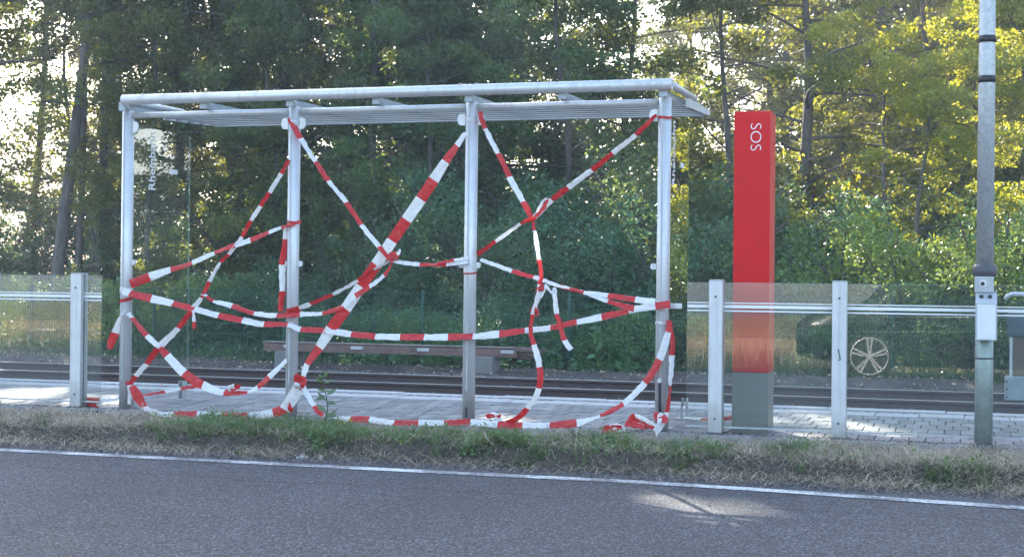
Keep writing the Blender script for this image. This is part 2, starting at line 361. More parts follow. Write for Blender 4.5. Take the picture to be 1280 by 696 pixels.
# far ground: rises gently towards the wood
def zback(x, y): return -.42 + .05*nz(x, y, .7) + .03*nz(x, y, 3) + max(0, min(1, (y-12.2)/6))*.55 + (.10 if y < 11.5 else 0)*math.exp(-((y-10.9)/.5)**2)
grid('forest_ground', -70, 40, 12.0, 90, 150, 170, zback, M['forest_floor'])
grid('track_verge', -70, 40, 9.9, 12.0, 240, 24, lambda x, y: zback(x, y), M['ground'])
grid('track_bed', -45, 25, 2.5, 10.2, 280, 60, lambda x, y: -.45 + .02*nz(x, y, 5) - (.1 if y < 6.2 else 0) + (.06*math.exp(-((y-9.95)/.22)**2)), M['ballast'])
grid('field', -220, 160, -200, -13.3, 60, 40, lambda x, y: RZ-.02 - .004*(-13.3-y) + .15*nz(x, y, .08)*min(1, (-13.3-y)/5), M['field'])

def zverge(x, y):
    e = -1.34 + .07*nz(x, 0, 1.7) + .035*nz(x, 0, 6)          # foot of the crumbling bank
    t = max(0, min(1, (y-e)/.17)); t = t*t*(3-2*t)
    top = -.045 + .035*nz(x, y, 2.3) + .02*nz(x, y, 8) - .03*max(0, (y+.35)/.3)
    return RZ-.01 + (top-RZ+.01)*t + (0.018*nz(x, y, 21, 3) if t > .02 else 0)
grid('verge', -11, 5.5, -1.5, -.115, 620, 60, zverge, M['soil'])

# edge line of the road, slightly wavering, a sheet 4 mm above the asphalt
lp = [(-30, -1.9), (-12, -1.83), (-4.437, -1.76), (-1.495, -1.745), (.207, -1.72), (1.2, -1.80), (2.47, -1.955), (4.5, -2.15), (14, -3.2)]
mb = MB()
for (xa, ya), (xb, yb) in zip(lp, lp[1:]): mb.add([(xa, ya-.065, RZ+.004), (xb, yb-.065, RZ+.004), (xb, yb+.065, RZ+.004), (xa, ya+.065, RZ+.004)], [(0, 1, 2, 3)])
tag(mb.build('road_edge_line', M['line']), kind='structure')

# ------------------------------------------------------------------ platform
plat = tag(box(-26, 9, -.02, 2.30, -.7, -.022).build('platform', M['kerb']), kind='structure')
k0 = box(0, .99, -.12, -.024, -.30, 0, b=.008).mesh('kerb_stone'); k0.materials.append(M['kerb'])
for i in range(-20, 9): o = link('kerb_stone', k0, None, plat, (i*1.0+.3, 0, .004*math.sin(i*3.7)-.002)); o.rotation_euler.y = .002*math.sin(i*5.1)
e0 = box(0, .993, 2.31, 2.52, -.75, 0, b=.01).mesh('edge_stone'); e0.materials.append(M['slab_white'])
for i in range(-20, 9): link('edge_stone', e0, None, plat, (i*1.0, 0, .003*math.sin(i*2.7)))
g0 = MB().box(0, .293, 2.165, 2.303, -.04, -.006, b=.004)
for q in (.05, .15, .245): g0.box(q-.012, q+.012, 2.20, 2.27, -.008, .001)
g0 = g0.mesh('grooved_slab'); g0.materials.append(M['slab_grey'])
for i in range(-30, 14): link('grooved_slab', g0, None, plat, (i*.3, 0, 0))
s0 = box(0, .352, 1.86, 2.157, -.04, 0, b=.005).mesh('white_slab'); s0.materials.append(M['slab_white'])
for i in range(-27, 12): link('white_slab', s0, None, plat, (i*.358, 0, .003*math.sin(i*4.1)))
PW, PD = .118, .305
p0 = box(0, PW-.007, 0, PD-.008, -.04, 0, b=.004).mesh('paver'); p0.materials.append(M['paver'])
cells = []
for r_ in range(6):
    for c_ in range(-104, 38):
        x = c_*PW + (PW*.5 if r_ % 2 else 0); y = -.015 + r_*(PD+.003)
        cells.append((x, y))
seen = [c for c in cells if -6.6 < c[0] < 3.0]
seen.sort(key=lambda c: (c[0]-CAM.x)**2 + (c[1]-CAM.y)**2); near = seen[:290]; ns = set(near); rest = [c for c in cells if c not in ns]
def pz(x, y): return .0035*nz(x, y, 4) + .002*math.sin(x*91+y*57)
for x, y in near:
    o = link('paver', p0, None, plat, (x, y, pz(x, y))); o.rotation_euler = (random.gauss(0, .006), random.gauss(0, .006), random.gauss(0, .008))
mb = MB(); tint = []
for x, y in rest:
    n0 = len(mb.f); mb.box(x, x+PW-.007, y, y+PD-.008, -.04, pz(x, y)); tint += [random.random()]*(len(mb.f)-n0)
o = mb.build('pavers', M['paver'], plat); tag(o, kind='stuff'); a = o.data.attributes.new('tint', 'FLOAT', 'FACE'); a.data.foreach_set('value', tint)

# ------------------------------------------------------------------ tracks
RAILZ = -.31
track = empty('tram_track', (0, 8.1, RAILZ)); tag(track, 'rusty tram track with two rails running behind the paved platform', 'railway track')
prof = [(-.07, -.15), (.07, -.15), (.07, -.137), (.012, -.118), (.010, -.045), (.036, -.03), (.036, -.002), (-.036, -.002), (-.036, -.03), (-.010, -.045), (-.012, -.118), (-.07, -.137)]
for yy in (-.76, .76):
    r_ = MB().prism([(yy+a_, b_) for a_, b_ in prof], 'x', -50, 25).build('rail', M['rust'], track)
    MB().box(-50, 25, yy-.034, yy+.034, -.0015, .0035).build('rail_head', M['railtop'], r_)
sp = box(-.13, .13, -1.3, 1.3, -.24, -.115, b=.01).mesh('sleeper'); sp.materials.append(M['wood_sleeper'])
for i in range(64): link('sleeper', sp, None, track, (-30+i*.62, 0, 0))
def stones(name, n, xr, yr, zf, size, label=None, cat=None):
    C = np.stack([rng.uniform(*xr, n), rng.uniform(*yr, n), np.zeros(n)], 1); C[:, 2] = [zf(a_, b_) for a_, b_ in C[:, :2]]
    base = np.array([(1, 0, 0), (0, 1, 0), (-1, 0, 0), (0, -1, 0), (0, 0, .8), (0, 0, -.8)]); tri = [(0, 1, 4), (1, 2, 4), (2, 3, 4), (3, 0, 4), (1, 0, 5), (2, 1, 5), (3, 2, 5), (0, 3, 5)]
    V = base[None]*rng.uniform(.5, 1.3, (n, 6, 1))*(size*rng.uniform(.5, 1.4, n))[:, None, None]; V = V+rng.normal(0, size*.12, V.shape); V += C[:, None]
    T = np.stack([V[:, list(t_)] for t_ in tri], 1).reshape(-1, 3, 3); me = quads(name, T, np.repeat(rng.uniform(0, 1, n), 8), M['stone'])
    return tag(link(name, me, None), label, cat, kind='stuff')
stones('ballast_stones', 22000, (-24, 6), (6.4, 10.3), lambda x, y: -.445 + .02*nz(x, y, 5)+(.06*math.exp(-((y-9.95)/.22)**2)), .036, 'brown crushed stones between and beside the rails', 'ballast')
stones('grit', 2600, (-6.5, 3.4), (-1.62, -1.05), lambda x, y: max(RZ, zverge(x, y))+.002, .011, 'small loose grit and stones along the road edge', 'grit')
stones('road_crumbs', 140, (-5.5, 3.2), (-2.6, -1.5), lambda x, y: RZ+.002, .006, 'scattered pale crumbs on the asphalt by the white line', 'grit')

# ------------------------------------------------------------------ shelter
sh = empty('tram_shelter', (-2.25, 0, 0)); tag(sh, 'open aluminium tram shelter with slatted roof and four round posts', 'bus shelter')
OX = 2.25
PX = [-4.52, -3.005, -1.507, 0.0]
LEAN = .0035
def spost(i, x):
    x += OX; mb = MB().tube([(x, 0, -.05), (x+.008, 0, 2.465)], .049, 24)
    p_ = mb.build('post', M['alu'], sh)
    MB().box(x-.006, x+.006, -.0515, -.046, .25, 2.45).build('groove', M['alu_dull'], p_)
    MB().tube([(x+.008, 0, 2.465), (x+.008, -.02, 2.50), (x+.008, -.085, 2.53)], .019, 12).box(x-.022, x+.038, -.03, .03, 2.455, 2.475, b=.004).build('pin', M['alu'], p_)
    # round-ended clips that once held the glazing
    for z, sides in ((2.335, (-1, 1)), (1.215, (-1, 1))):
        for s_ in sides:
            if (i == 0 and s_ < 0) or (i == 3 and s_ > 0): continue
            hh = .045 if z > 2 else .022; ww = .062 if z > 2 else .045
            x1 = x + s_*.045; x2 = x1 + s_*ww; pts = []
            for k in range(9):
                a_ = -math.pi/2 + math.pi*k/8; pts.append((x2-s_*hh*.6+s_*hh*.6*math.cos(a_)*1.0, z+hh*math.sin(a_)))
            pts += [(x1, z+hh), (x1, z-hh)]
            if s_ < 0: pts = pts[::-1]
            c_ = MB().prism(pts, 'y', -.012, .006).build('clip', M['alu'], p_)
    MB().tube([(x+.002, -.0505, 2.22), (x+.002, -.056, 2.22)], .009, 8).build('bolt', M['alu_dull'], p_)
    return p_
posts = [spost(i, x) for i, x in enumerate(PX)]
# drain slots
MB().box(PX[2]+OX-.008, PX[2]+OX+.006, -.054, -.045, .05, .125, b=.003).build('drain_slot', M['black'], posts[2])
MB().tube([(PX[3]+OX-.004, -.052, .36), (PX[3]+OX-.002, -.056, .20), (PX[3]+OX+.012, -.056, .06)], .011, 8).build('cable_cover', M['black'], posts[3])
MB().tube([(PX[3]+OX-.004, -.047, .375), (PX[3]+OX-.004, -.062, .375)], .018, 10).build('bolt', M['alu'], posts[3])
# bent arm of an old pane holder at the right post
MB().box(.045+OX, .15+OX, -.02, .0, .905, .945, b=.004).build('bracket', M['alu'], posts[3])
MB().tube([(-4.485+OX, -.13, 2.548), (.085+OX, -.13, 2.548)], .0425, 24).build('front_tube', M['alu'], sh)
for i in range(3): MB().tube([(PX[i]+OX+.05, .0, 2.433), (PX[i+1]+OX-.04, .0, 2.433)], .025, 16).build('lintel_tube', M['alu'], sh)
# slats running along the roof
sl_ = box(0, 4.56, -.03, .03, -.006, .006, b=.002).mesh('slat'); sl_.materials.append(M['alu'])
for k in range(7):
    y_ = .16 + k*.20; link('slat', sl_, None, sh, (-4.50+OX, y_, 2.450+.030*y_))
MB().box(-4.50+OX, .07+OX, 1.505, 1.55, 2.485, 2.53, b=.006).build('rear_rail', M['alu_dull'], sh)
def rafter(x):
    x += OX; pts = [(-.10, 2.520), (-.10, 2.468), (.10, 2.462), (1.50, 2.506), (1.50, 2.525), (.90, 2.530), (.30, 2.525)]
    r_ = MB().prism(pts, 'x', x-.006, x+.006).build('rafter', M['alu_blue'], sh)
    MB().tube([(x-.012, .02, 2.492), (x+.012, .02, 2.492)], .014, 8).build('bolt', M['alu_dull'], r_); MB().tube([(x-.012, .20, 2.494), (x+.012, .20, 2.494)], .012, 8).build('bolt', M['alu_dull'], r_)
    MB().box(x-.03, x+.03, -.11, -.085, 2.46, 2.535, b=.003).build('angle_bracket', M['alu_blue'], r_)
for i in range(4): rafter(PX[i]+(.012 if i < 3 else .012))
for i in range(3): rafter((PX[i]+PX[i+1])/2)
for x in (.072+OX, -4.50+OX):
    e_ = MB().tube([(x, -.10, 2.55), (x, .86, 2.552)], .028, 14).build('end_tube', M['alu'], sh)
    MB().prism([(.55, 2.535), (.80, 2.535), (1.56, 2.53), (1.57, 2.505), (1.50, 2.485), (.55, 2.452)], 'x', x-.012, x+.012).build('end_plate', M['alu'], sh)
# glazed ends
def textmesh(s, size, ext=.0006, off=.012):
    cu = bpy.data.curves.new('txt', 'FONT'); cu.body = s; cu.size = size; cu.extrude = ext; cu.align_x = 'LEFT'; cu.offset = size*off
    o = bpy.data.objects.new('txt', cu); COL.objects.link(o); dg = bpy.context.evaluated_depsgraph_get(); me = bpy.data.meshes.new_from_object(o.evaluated_get(dg)); bpy.data.objects.remove(o); me.materials.clear(); return me
word = textmesh('Rheinbahn', .145); word.materials.append(M['whiteprint'])
wmax = max(v.co.x for v in word.vertices)
for v in word.vertices: v.co.x *= .50/wmax
for x in (-4.515, .0):
    g_ = MB().box(x+OX-.005, x+OX+.005, .055, 1.015, .11, 2.36, b=.001).build('side_pane', M['glass2'], sh)
    MB().box(x+OX-.0052, x+OX+.0052, 1.0155, 1.019, .11, 2.36).build('pane_edge', M['glassedge'], g_)
    # lettering climbs the pane, read from the right-hand side
    o = link('lettering', word, None, g_); o.matrix_local = Matrix(((0, 0, 1, x+OX+.0065), (0, -1, 0, .41) if False else (0, -1, 0, .42), (1, 0, 0, 1.83), (0, 0, 0, 1))).to_4x4() if False else Matrix.Translation((x+OX+.0065, .42, 1.83)) @ Matrix(((0, 0, 1, 0), (0, -1, 0, 0), (1, 0, 0, 0), (0, 0, 0, 1)))
    MB().box(x+OX+.0055, x+OX+.0068, .66, .80, 1.995, 2.035).build('sticker', M['whiteprint'], g_)
    for y_ in (.12, .93):
        b_ = MB().box(x+OX-.028, x+OX-.016, y_-.03, y_+.03, .0, .17, b=.003).box(x+OX+.016, x+OX+.028, y_-.03, y_+.03, .0, .17, b=.003).box(x+OX-.06, x+OX+.06, y_-.045, y_+.045, .0, .012, b=.003).build('foot_bracket', M['alu_dull'], g_)

# ------------------------------------------------------------------ glass balustrade
def fence(name, label, xs, panels, tilt):
    root = empty(name, (xs[0], 0, 0)); tag(root, label, 'glass fence'); ox = -xs[0]
    for k, x in enumerate(xs):
        x_ = x+ox; p_ = MB().box(x_-.05, x_+.05, -.055, -.012, 0, 1.118, b=.004).box(x_-.05, x_+.05, .012, .055, 0, 1.112, b=.004).build('post', M['alu_dull'] if 0 else M['alu'], root)
        MB().box(x_-.048, x_+.048, -.056, .056, 1.112, 1.124, b=.002).build('cap', M['alu_dull'], p_)
        MB().box(x_-.058, x_+.058, -.065, .065, -.004, .012, b=.002).build('foot_plate', M['darkgrey'], p_)
        for z in (.11, 1.0): MB().tube([(x_, -.054, z), (x_, -.060, z)], .009, 8).build('bolt', M['darkgrey'], p_)
    for (a_, b_), tl in zip(panels, tilt):
        g_ = MB().box(0, b_-a_, -.005, .005, 0, 1.045, b=.0012).build('pane', M['glass'], root, (a_+ox, 0, .055)); g_.rotation_euler.x = math.radians(tl)
        for z0, z1 in ((.895, .903), (.862, .884), (.836, .846)):
            MB().box(.003, b_-a_-.003, -.0062, -.0054, z0, z1).build('printed_stripe', M['whiteprint'], g_)
        MB().box(.0005, b_-a_-.0005, -.0045, .0045, 1.0452, 1.0475).build('pane_edge', M['glassedge'], g_)
        MB().box(0, b_-a_, -.008, .008, -.014, -.002).build('bottom_rail', M['alu_dull'], g_)
    return root
fence('glass_fence', 'waist high glass fence with white stripes left of the shelter', [-4.965, -5.83, -6.70, -7.57], [(-5.82, -4.75), (-6.69, -5.83), (-7.56, -6.70)], (-.5, -.5, -.5))
fr = fence('glass_fence', 'waist high striped glass fence right of the shelter, before the red pillar', [.406, 1.289, 2.93], [(.185, 1.284), (1.294, 2.925), (2.935, 4.2)], (-.55, -.6, -.6))
# a scratch and a hook on the second post of the right fence
for o in [c for c in fr.children if c.name.startswith('post')][1:2]:
    MB().tube([(.883-.006, -.058, .64), (.883+.004, -.062, .60), (.883+.010, -.058, .565), (.883-.004, -.062, .56)], .004, 6).build('hook', M['darkgrey'], o)

# ------------------------------------------------------------------ emergency pillar
pl = empty('emergency_pillar', (.643, .12, 0)); tag(pl, 'tall slim red SOS emergency pillar on a grey base behind the glass', 'emergency pillar')
W2 = .133
body = box(-W2, W2, -.04, .26, .445, 2.36, b=.006).build('body', M['red'], pl)
MB().box(-W2-.001, W2+.001, -.041, .261, 0, .442, b=.004).build('base', M['pillar_base'], pl)
MB().box(-W2+.02, W2-.02, -.0425, -.040, 1.93, 1.937).build('seam', M['red'], body)
so_ = textmesh('SOS', .115, .0006, -.018); so_.materials.append(M['whiteprint']); mx_ = max(v.co.x for v in so_.vertices)
for v in so_.vertices: v.co.x *= .205/mx_
o = link('lettering', so_, None, body); o.matrix_local = Matrix.Translation((-.012, -.0425, 2.275)) @ Matrix(((0, 1, 0, 0), (0, 0, -1, 0), (-1, 0, 0, 0), (0, 0, 0, 1)))
# small punched holes down the right edge
h_ = MB()
for k in range(30): h_.tube([(W2-.0002, .02, .62+k*.018), (W2+.0012, .02, .62+k*.018)], .004, 6)
h_.build('perforation', M['whiteprint'], body)
for k in range(10): MB().tube([(W2, .16, 1.75+k*.055), (W2+.003, .16, 1.75+k*.055)], .007, 8).build('rivet', M['red'], body)

# ------------------------------------------------------------------ lamp post
lp_ = empty('lamp_post', (2.275, -.15, 0)); tag(lp_, 'round galvanised lamp post with a white notice box at the right edge', 'lamp post')
pole = MB().tube([(-.004, 0, -.12), (-.003, 0, 1.13)], .060, 24).build('lower_pole', M['galv'], lp_)
MB().tube([(-.003, 0, 1.13), (-.001, 0, 2.6), (0, 0, 6.2)], [.0575, .0555, .045], 24).build('upper_pole', M['galv'], lp_)
MB().tube([(-.004, 0, .60), (-.004, 0, .612)], .0615, 24).build('joint', M['darkgrey'], pole)
MB().tube([(-.004, 0, -.02), (-.004, 0, .02)], .075, 24).build('base_collar', M['darkgrey'], pole)
MB().tube([(-.003, 0, 1.165), (-.003, 0, 1.175), (-.003, 0, 1.232), (-.003, 0, 1.246)], [.070, .082, .082, .070], 28).build('collar', M['darkgrey'], lp_)
for z in (2.79, 2.515): MB().tube([(-.001, 0, z-.025), (-.001, 0, z+.022)], .0585, 24).box(-.02, .02, -.068, -.05, z-.015, z+.012, b=.003).build('strap', M['black'], lp_)
hd = MB().box(-.07, .055, -.085, -.01, 1.055, 1.165, b=.006).build('lock_housing', M['alu_dull'], lp_)
MB().tube([(-.015, -.0855, 1.118), (-.015, -.089, 1.118)], .026, 16).build('lock_ring', M['alu'], hd); MB().tube([(-.018, -.089, 1.115), (-.018, -.091, 1.115)], .014, 12).build('keyhole', M['black'], hd)
bx_ = MB().prism([(-.07, 1.06), (-.165, .985), (-.165, .735), (-.055, .735), (-.055, 1.06)], 'x', -.062, .075).build('notice_box', M['alu_dull'], lp_)
MB().box(-.052, .066, -.1675, -.1655, .742, .975).build('notice_sheet', M['paper'], bx_)
for xx in (-.025, .03): MB().tube([(xx, -.115, 1.026), (xx, -.121, 1.032)], .014, 10).build('screw', M['black'], bx_)
arm = MB().tube([(0, 0, 6.1), (0, -.2, 6.35), (0, -1.0, 6.5)], .03, 10).build('arm', M['galv'], lp_)
MB().prism([(-.9, 6.46), (-1.6, 6.5), (-1.6, 6.54), (-1.3, 6.60), (-.9, 6.56)], 'x', -.12, .12).build('lantern', M['darkgrey'], lp_)

# ------------------------------------------------------------------ unit beyond the lamp post
un = empty('display_unit', (2.62, 1.25, 0)); tag(un, 'grey green metal stand with brown panel, cut by the right edge', 'equipment stand')
MB().box(-.18, .62, -.05, .05, .215, .40, b=.008).build('lower_panel', M['alu_blue'], un)
MB().box(-.125, .55, -.03, .03, .40, .70, b=.004).build('middle_panel', worn('brown_panel', (.16, .12, .10), .5), un)
MB().box(-.165, .60, -.045, .045, .70, .885, b=.008).build('upper_panel', worn('slate_panel', (.08, .11, .13), .5), un)
MB().tube([(-.18, 0, .985), (-.165, 0, 1.015), (-.13, 0, 1.03), (.62, 0, 1.03)], .018, 10).build('top_rail', M['alu'], un)
for x in (-.145, .5): MB().box(x, x+.02, -.035, .035, .40, .70).build('frame_bar', M['alu'], un)
for x in (.2, .52): MB().tube([(x, 0, 0), (x, 0, 1.03)], .02, 10).build('leg', M['alu_dull'], un)
for k in range(3): MB().tube([(-.165, -.051, .24+k*.06), (-.165, -.055, .24+k*.06)], .008, 8).build('screw', M['darkgrey'], un)

# ------------------------------------------------------------------ barrier tape
def catmull(P, U, Wd, Y=None, step=.012):
    out = []; n = len(P)
    for i in range(n-1):
        p0, p1, p2, p3 = P[max(i-1, 0)], P[i], P[i+1], P[min(i+2, n-1)]; m = max(2, int((p2-p1).length/step))
        for j in range(m if i < n-2 else m+1):
            t = j/m; t2, t3 = t*t, t*t*t
            c = .5*((2*p1)+(p2-p0)*t+(2*p0-5*p1+4*p2-p3)*t2+(3*p1-p0-3*p2+p3)*t3)
            out.append((c, U[i]+(U[i+1]-U[i])*t, Wd[i]+(Wd[i+1]-Wd[i])*t))
    return out
TW = .076
def ribbon(name, samples, parent=None, seed=0, up=None, crease=.35, flip=1):
    """samples: (centre, u, visible width); the film turns about its own line until it shows that width."""
    n = len(samples); NX = 5; vs = []; fs = []; us = []; arc = 0
    for i, (c, u, wd) in enumerate(samples):
        t = (samples[min(i+1, n-1)][0]-samples[max(i-1, 0)][0]); t = t.normalized() if t.length > 1e-6 else Vector((1, 0, 0))
        if i: arc += (c-samples[i-1][0]).length
        view = (up if up is not None else (CAM - c)).normalized(); a = t.cross(view)
        a = a.normalized() if a.length > 1e-3 else Vector((0, 0, 1)); b = a.cross(t).normalized()
        TW = .076 if wd < .076 else wd; k = min(1., wd/TW); mg = .30+.70*k; th = flip*math.acos(min(1, k/mg))+.30*nz(arc*5, seed, 1, 5)
        wv = (a*math.cos(th)+b*math.sin(th))*TW*mg*.93; nv = wv.cross(t).normalized()
        bow = crease*TW*(.16+.25*nz(arc*5, seed*3.1, 1, 2))
        for j in range(NX):
            q = j/(NX-1)-.5; v = c+wv*q+nv*(bow*(1-4*q*q)-bow*.5)+nv*.010*nz(arc*30+q*3, seed*7.7+q*5, 1, 9)
            vs.append(v); us.append((u, j/(NX-1)))
    for i in range(n-1):
        for j in range(NX-1): fs.append((i*NX+j, i*NX+j+1, (i+1)*NX+j+1, (i+1)*NX+j))
    me = bpy.data.meshes.new(name); me.from_pydata(vs, [], fs); me.polygons.foreach_set('use_smooth', [True]*len(fs)); uvl = me.uv_layers.new(name='UVMap')
    for l in me.loops: uvl.data[l.index].uv = us[l.vertex_index]
    return link(name, me, M['tape'], parent)
SEED = [0]
def strand(label, start, pts, y0=-.075, y1=None, wrap=None, crease=.5, flip=1):
    """pts: (px, py, width_px[, 'm']) - every point not marked m is a change of colour."""
    y1 = y0 if y1 is None else y1; SEED[0] += 1; n = len(pts)
    P = []; Wd = []; flips = []
    for i, q in enumerate(pts):
        Y = y0+(y1-y0)*i/(n-1)
        if len(q) > 4: Y = q[4]
        p = atY(q[0], q[1], Y); 
        if p.z < .012 + .0: p = atZ(q[0], q[1], .02)
        P.append(p); Wd.append((q[2]*.80 if q[2] < 11 else q[2]*(.80+.2*min(1, (q[2]-11)/4)))*(p-CAM).length/F); flips.append(not (len(q) > 3 and q[3] == 'm'))
    L = [0]
    for a_, b_ in zip(P, P[1:]): L.append(L[-1]+(b_-a_).length)
    fi = [i for i in range(n) if flips[i] or i in (0, n-1)]; U = [0]*n; u = .25 if start == 'r' else .75; u = 0. if start == 'R' else .5 if start == 'W' else u
    base = u; cnt = 0
    for a_, b_ in zip(fi, fi[1:]):
        u0 = base+.5*cnt; u1 = u0+.5*(1 if (flips[b_]) else .9)
        for k in range(a_, b_+1): U[k] = u0+(u1-u0)*((L[k]-L[a_])/max(1e-6, L[b_]-L[a_]))
        cnt += 1
    U = [x+.0005 for x in U]; U[-1] -= .002
    o = ribbon('barrier_tape', catmull(P, U, Wd), None, SEED[0], crease=crease, flip=flip)
    tag(o, label, 'barrier tape', 'red and white barrier tapes tied across the shelter')
    for wdef in (wrap or []): loop(o, *wdef)
    return o
def loop(parent, i, z, col, h=.05, tilt=.02, turns=1.05, start=0.):
    """the turns of tape round post i; a sub-piece of its strand"""
    x = PX[i]+.003*z; n = 30; sm = []
    for k in range(int(n*turns)+1):
        a_ = 2*math.pi*k/n+start; r_ = .0535+.0012*math.sin(a_*3)+.0006*k/n
        sm.append((Vector((x+r_*math.cos(a_), r_*math.sin(a_), z+tilt*math.cos(a_)+.006*math.sin(2*a_))), (.25 if col == 'r' else .75), h))
    m = []; 
    vs = []; fs = []; us = []
    for c, u, hh in sm:
        for j in range(4):
            q = j/3-.5; rr = Vector((c.x-x, c.y, 0)).normalized()*.003*nz(c.x*60+j, c.y*60, 1, z); vs.append(c+Vector((0, 0, hh*q))+rr); us.append((u, j/3))
    for a_ in range(len(sm)-1):
        for j in range(3): fs.append((a_*4+j, (a_+1)*4+j, (a_+1)*4+j+1, a_*4+j+1))
    me = bpy.data.meshes.new('wrap'); me.from_pydata(vs, [], fs); me.polygons.foreach_set('use_smooth', [True]*len(fs)); uvl = me.uv_layers.new(name='UVMap')
    for l in me.loops: uvl.data[l.index].uv = us[l.vertex_index]
    return link('wrap', me, M['tape'], parent)
def crumple(name, px, py, sx, sy, Y=-.09, n=9, parent=None, label=None, seed=0, group=None):
    """a wad of bunched-up film lying or hanging at a point"""
    r_ = random.Random(seed); c = atY(px, py, Y); k = (c-CAM).length/F; P = []
    for i in range(n): P.append(c+Vector((r_.uniform(-.5, .5)*sx*k, r_.uniform(-.35, .35)*min(sx, sy)*k, r_.uniform(-.5, .5)*sy*k)))
    L = 0; U = []
    for i in range(n):
        if i: L += (P[i]-P[i-1]).length
        U.append(L/.36+r_.random()*.0)
    Wd = [r_.uniform(.25, .9)*TW for _ in P]; o = ribbon(name, catmull(P, U, Wd, step=.01), parent, 40+seed, crease=.9)
    if label: tag(o, label, 'barrier tape', group or 'red and white barrier tapes tied across the shelter')
    return o

# left bay
strand('tape slanting up from the left post foot to the top of the second post', 'R', [(362, 200, 6), (352, 217, 7), (337, 241, 7), (326, 258, 7), (314, 276, 7), (303, 296, 6), (286, 318, 6), (276, 328, 6), (262, 352, 7), (252, 372, 6), (242, 385, 9), (223, 410, 9), (200, 433, 11), (183, 455, 9), (170, 470, 8), (163, 480, 6)], -.06, -.075)
strand('tape rising from the left post to a loop round the second post', 'R', [(163, 355, 13), (187, 346, 13), (213, 337, 9), (240, 328, 7), (268, 316, 6), (294, 306, 9), (313, 300, 8), (336, 290, 6), (352, 284, 5), (377, 277, 4)], -.085, -.06, [(1, 1.545, 'r', .022, .006)])
strand('long tape sagging across all four posts at waist height', 'W', [(154, 364, 11), (162, 366, 11), (189, 373, 12), (216, 379, 10), (243, 386, 9), (273, 394, 10), (303, 400, 11), (330, 405, 9), (360, 405, 8), (376, 411, 9), (408, 413, 9), (439, 417, 11), (469, 420, 10), (500, 421, 10), (530, 421, 11), (560, 421, 11), (591, 420, 10), (624, 417, 12), (656, 413, 9), (688, 409, 11), (721, 402, 9), (752, 396, 11), (786, 388, 9), (819, 382, 12), (838, 380, 11)], -.085, -.085, [(0, .985, 'w', .05, 0), (1, .83, 'r', .05, .004), (3, .93, 'w', .06, .006)])
strand('tape from the left post knot dipping to the ground and rising to the second post', 'W', [(160, 391, 8), (165, 397, 8), (184, 419, 9), (200, 434, 8), (209, 444, 12), (230, 466, 13), (253, 481, 13), (280, 490, 10), (310, 489, 4), (322, 483, 7), (336, 471, 9), (358, 450, 7)], -.09, -.07, [(0, .90, 'r', .03, .02)])
o = strand('short bag shaped tape end hanging outside the left post', 'W', [(158, 388, 5), (150, 400, 8, 'm'), (144, 416, 12), (139, 428, 12, 'm'), (138, 436, 7)], -.05, -.06)
strand('tape sagging from the crossing in the left bay to the second post', 'W', [(252, 367, 5), (258, 370, 5), (267, 376, 6), (290, 382, 8), (318, 391, 8), (346, 394, 8), (375, 392, 9), (403, 391, 6), (430, 382, 8), (444, 370, 9), (462, 358, 7), (480, 344, 6), (490, 328, 4)], -.07, -.10)
strand('broad tape hanging straight down beside the second post', 'W', [(358, 283, 6), (357, 299, 9), (353, 331, 11), (353, 364, 10), (351, 389, 9)], -.03, -.03)
strand('tiny tape tail hanging below the crossing in the left bay', 'W', [(242, 388, 4), (243, 402, 7), (243, 411, 6)], -.095, -.10)
strand('thin tape lying over the paving and tied to the left pane foot', 'W', [(112, 503, 8, 'm', .1), (121, 500, 8, 'm', .15), (143, 499, 5, 'm', .2), (148, 497, 5, 'm', .25), (176, 494, 3, '', .35), (206, 489, 5, '', .5), (225, 485, 6, '', .7), (245, 482, 6, '', .85)], .1, .85)
crumple('barrier_tape', 118, 503, 26, 10, .05, 8, None, 'crumpled tape heap on the paving beside the left fence post', 3)
strand('upright tape end clinging to the foot of the left post', 'R', [(158, 477, 6), (162, 481, 7), (163, 494, 7, 'm'), (162, 505, 6)], -.075, -.08)
strand('ground tape draped along the kerb between left and second post', 'R', [(165, 482, 9), (172, 495, 14, 'm'), (181, 508, 9), (192, 514, 9, 'm'), (203, 517, 8, 'm'), (217, 517, 7), (246, 517, 10), (277, 518, 8), (310, 519, 10), (341, 516, 13), (364, 507, 15)], -.09, -.10)
# second bay
strand('widest tape climbing diagonally from the second post foot to the third post top', 'W', [(356, 512, 15), (374, 484, 17), (379, 470, 9), (384, 455, 10), (399, 434, 13), (414, 411, 15), (432, 386, 15), (451, 358, 15), (470, 331, 15), (490, 301, 15), (508, 275, 15), (526, 249, 15), (542, 225, 15), (557, 202, 13), (571, 182, 10), (582, 166, 7)], -.10, -.05, crease=.2)
strand('tape slanting down from the second post top to the knot in the middle bay', 'R', [(362, 148, 9), (376, 173, 9), (395, 202, 7), (411, 226, 8), (433, 253, 8), (452, 281, 7), (474, 308, 8), (488, 325, 6)], -.05, -.115, [(1, 2.35, 'w', .02, .0)])
strand('tape stretched level from the middle knot to the third post', 'W', [(490, 326, 4), (525, 330, 7), (558, 330, 6), (585, 326, 7)], -.11, -.07, [(2, 1.185, 'w', .055, .012), (2, 1.15, 'r', .012, .01)])
strand('thin red tape edge lying on top of the level tape near third post', 'r', [(545, 329, 3, 'm'), (565, 325, 4, 'm'), (586, 322, 4, 'm')], -.10, -.07)
strand('upper of two tapes fanning from the middle knot to the second post', 'W', [(488, 326, 4), (468, 337, 5), (448, 351, 6), (416, 368, 6), (388, 380, 7), (374, 385, 8), (360, 389, 7)], -.11, -.065)
strand('short pink tape stub sticking up from the middle knot', 'r', [(490, 324, 7, 'm'), (496, 318, 6, 'm'), (501, 312, 4, 'm')], -.12, -.13)
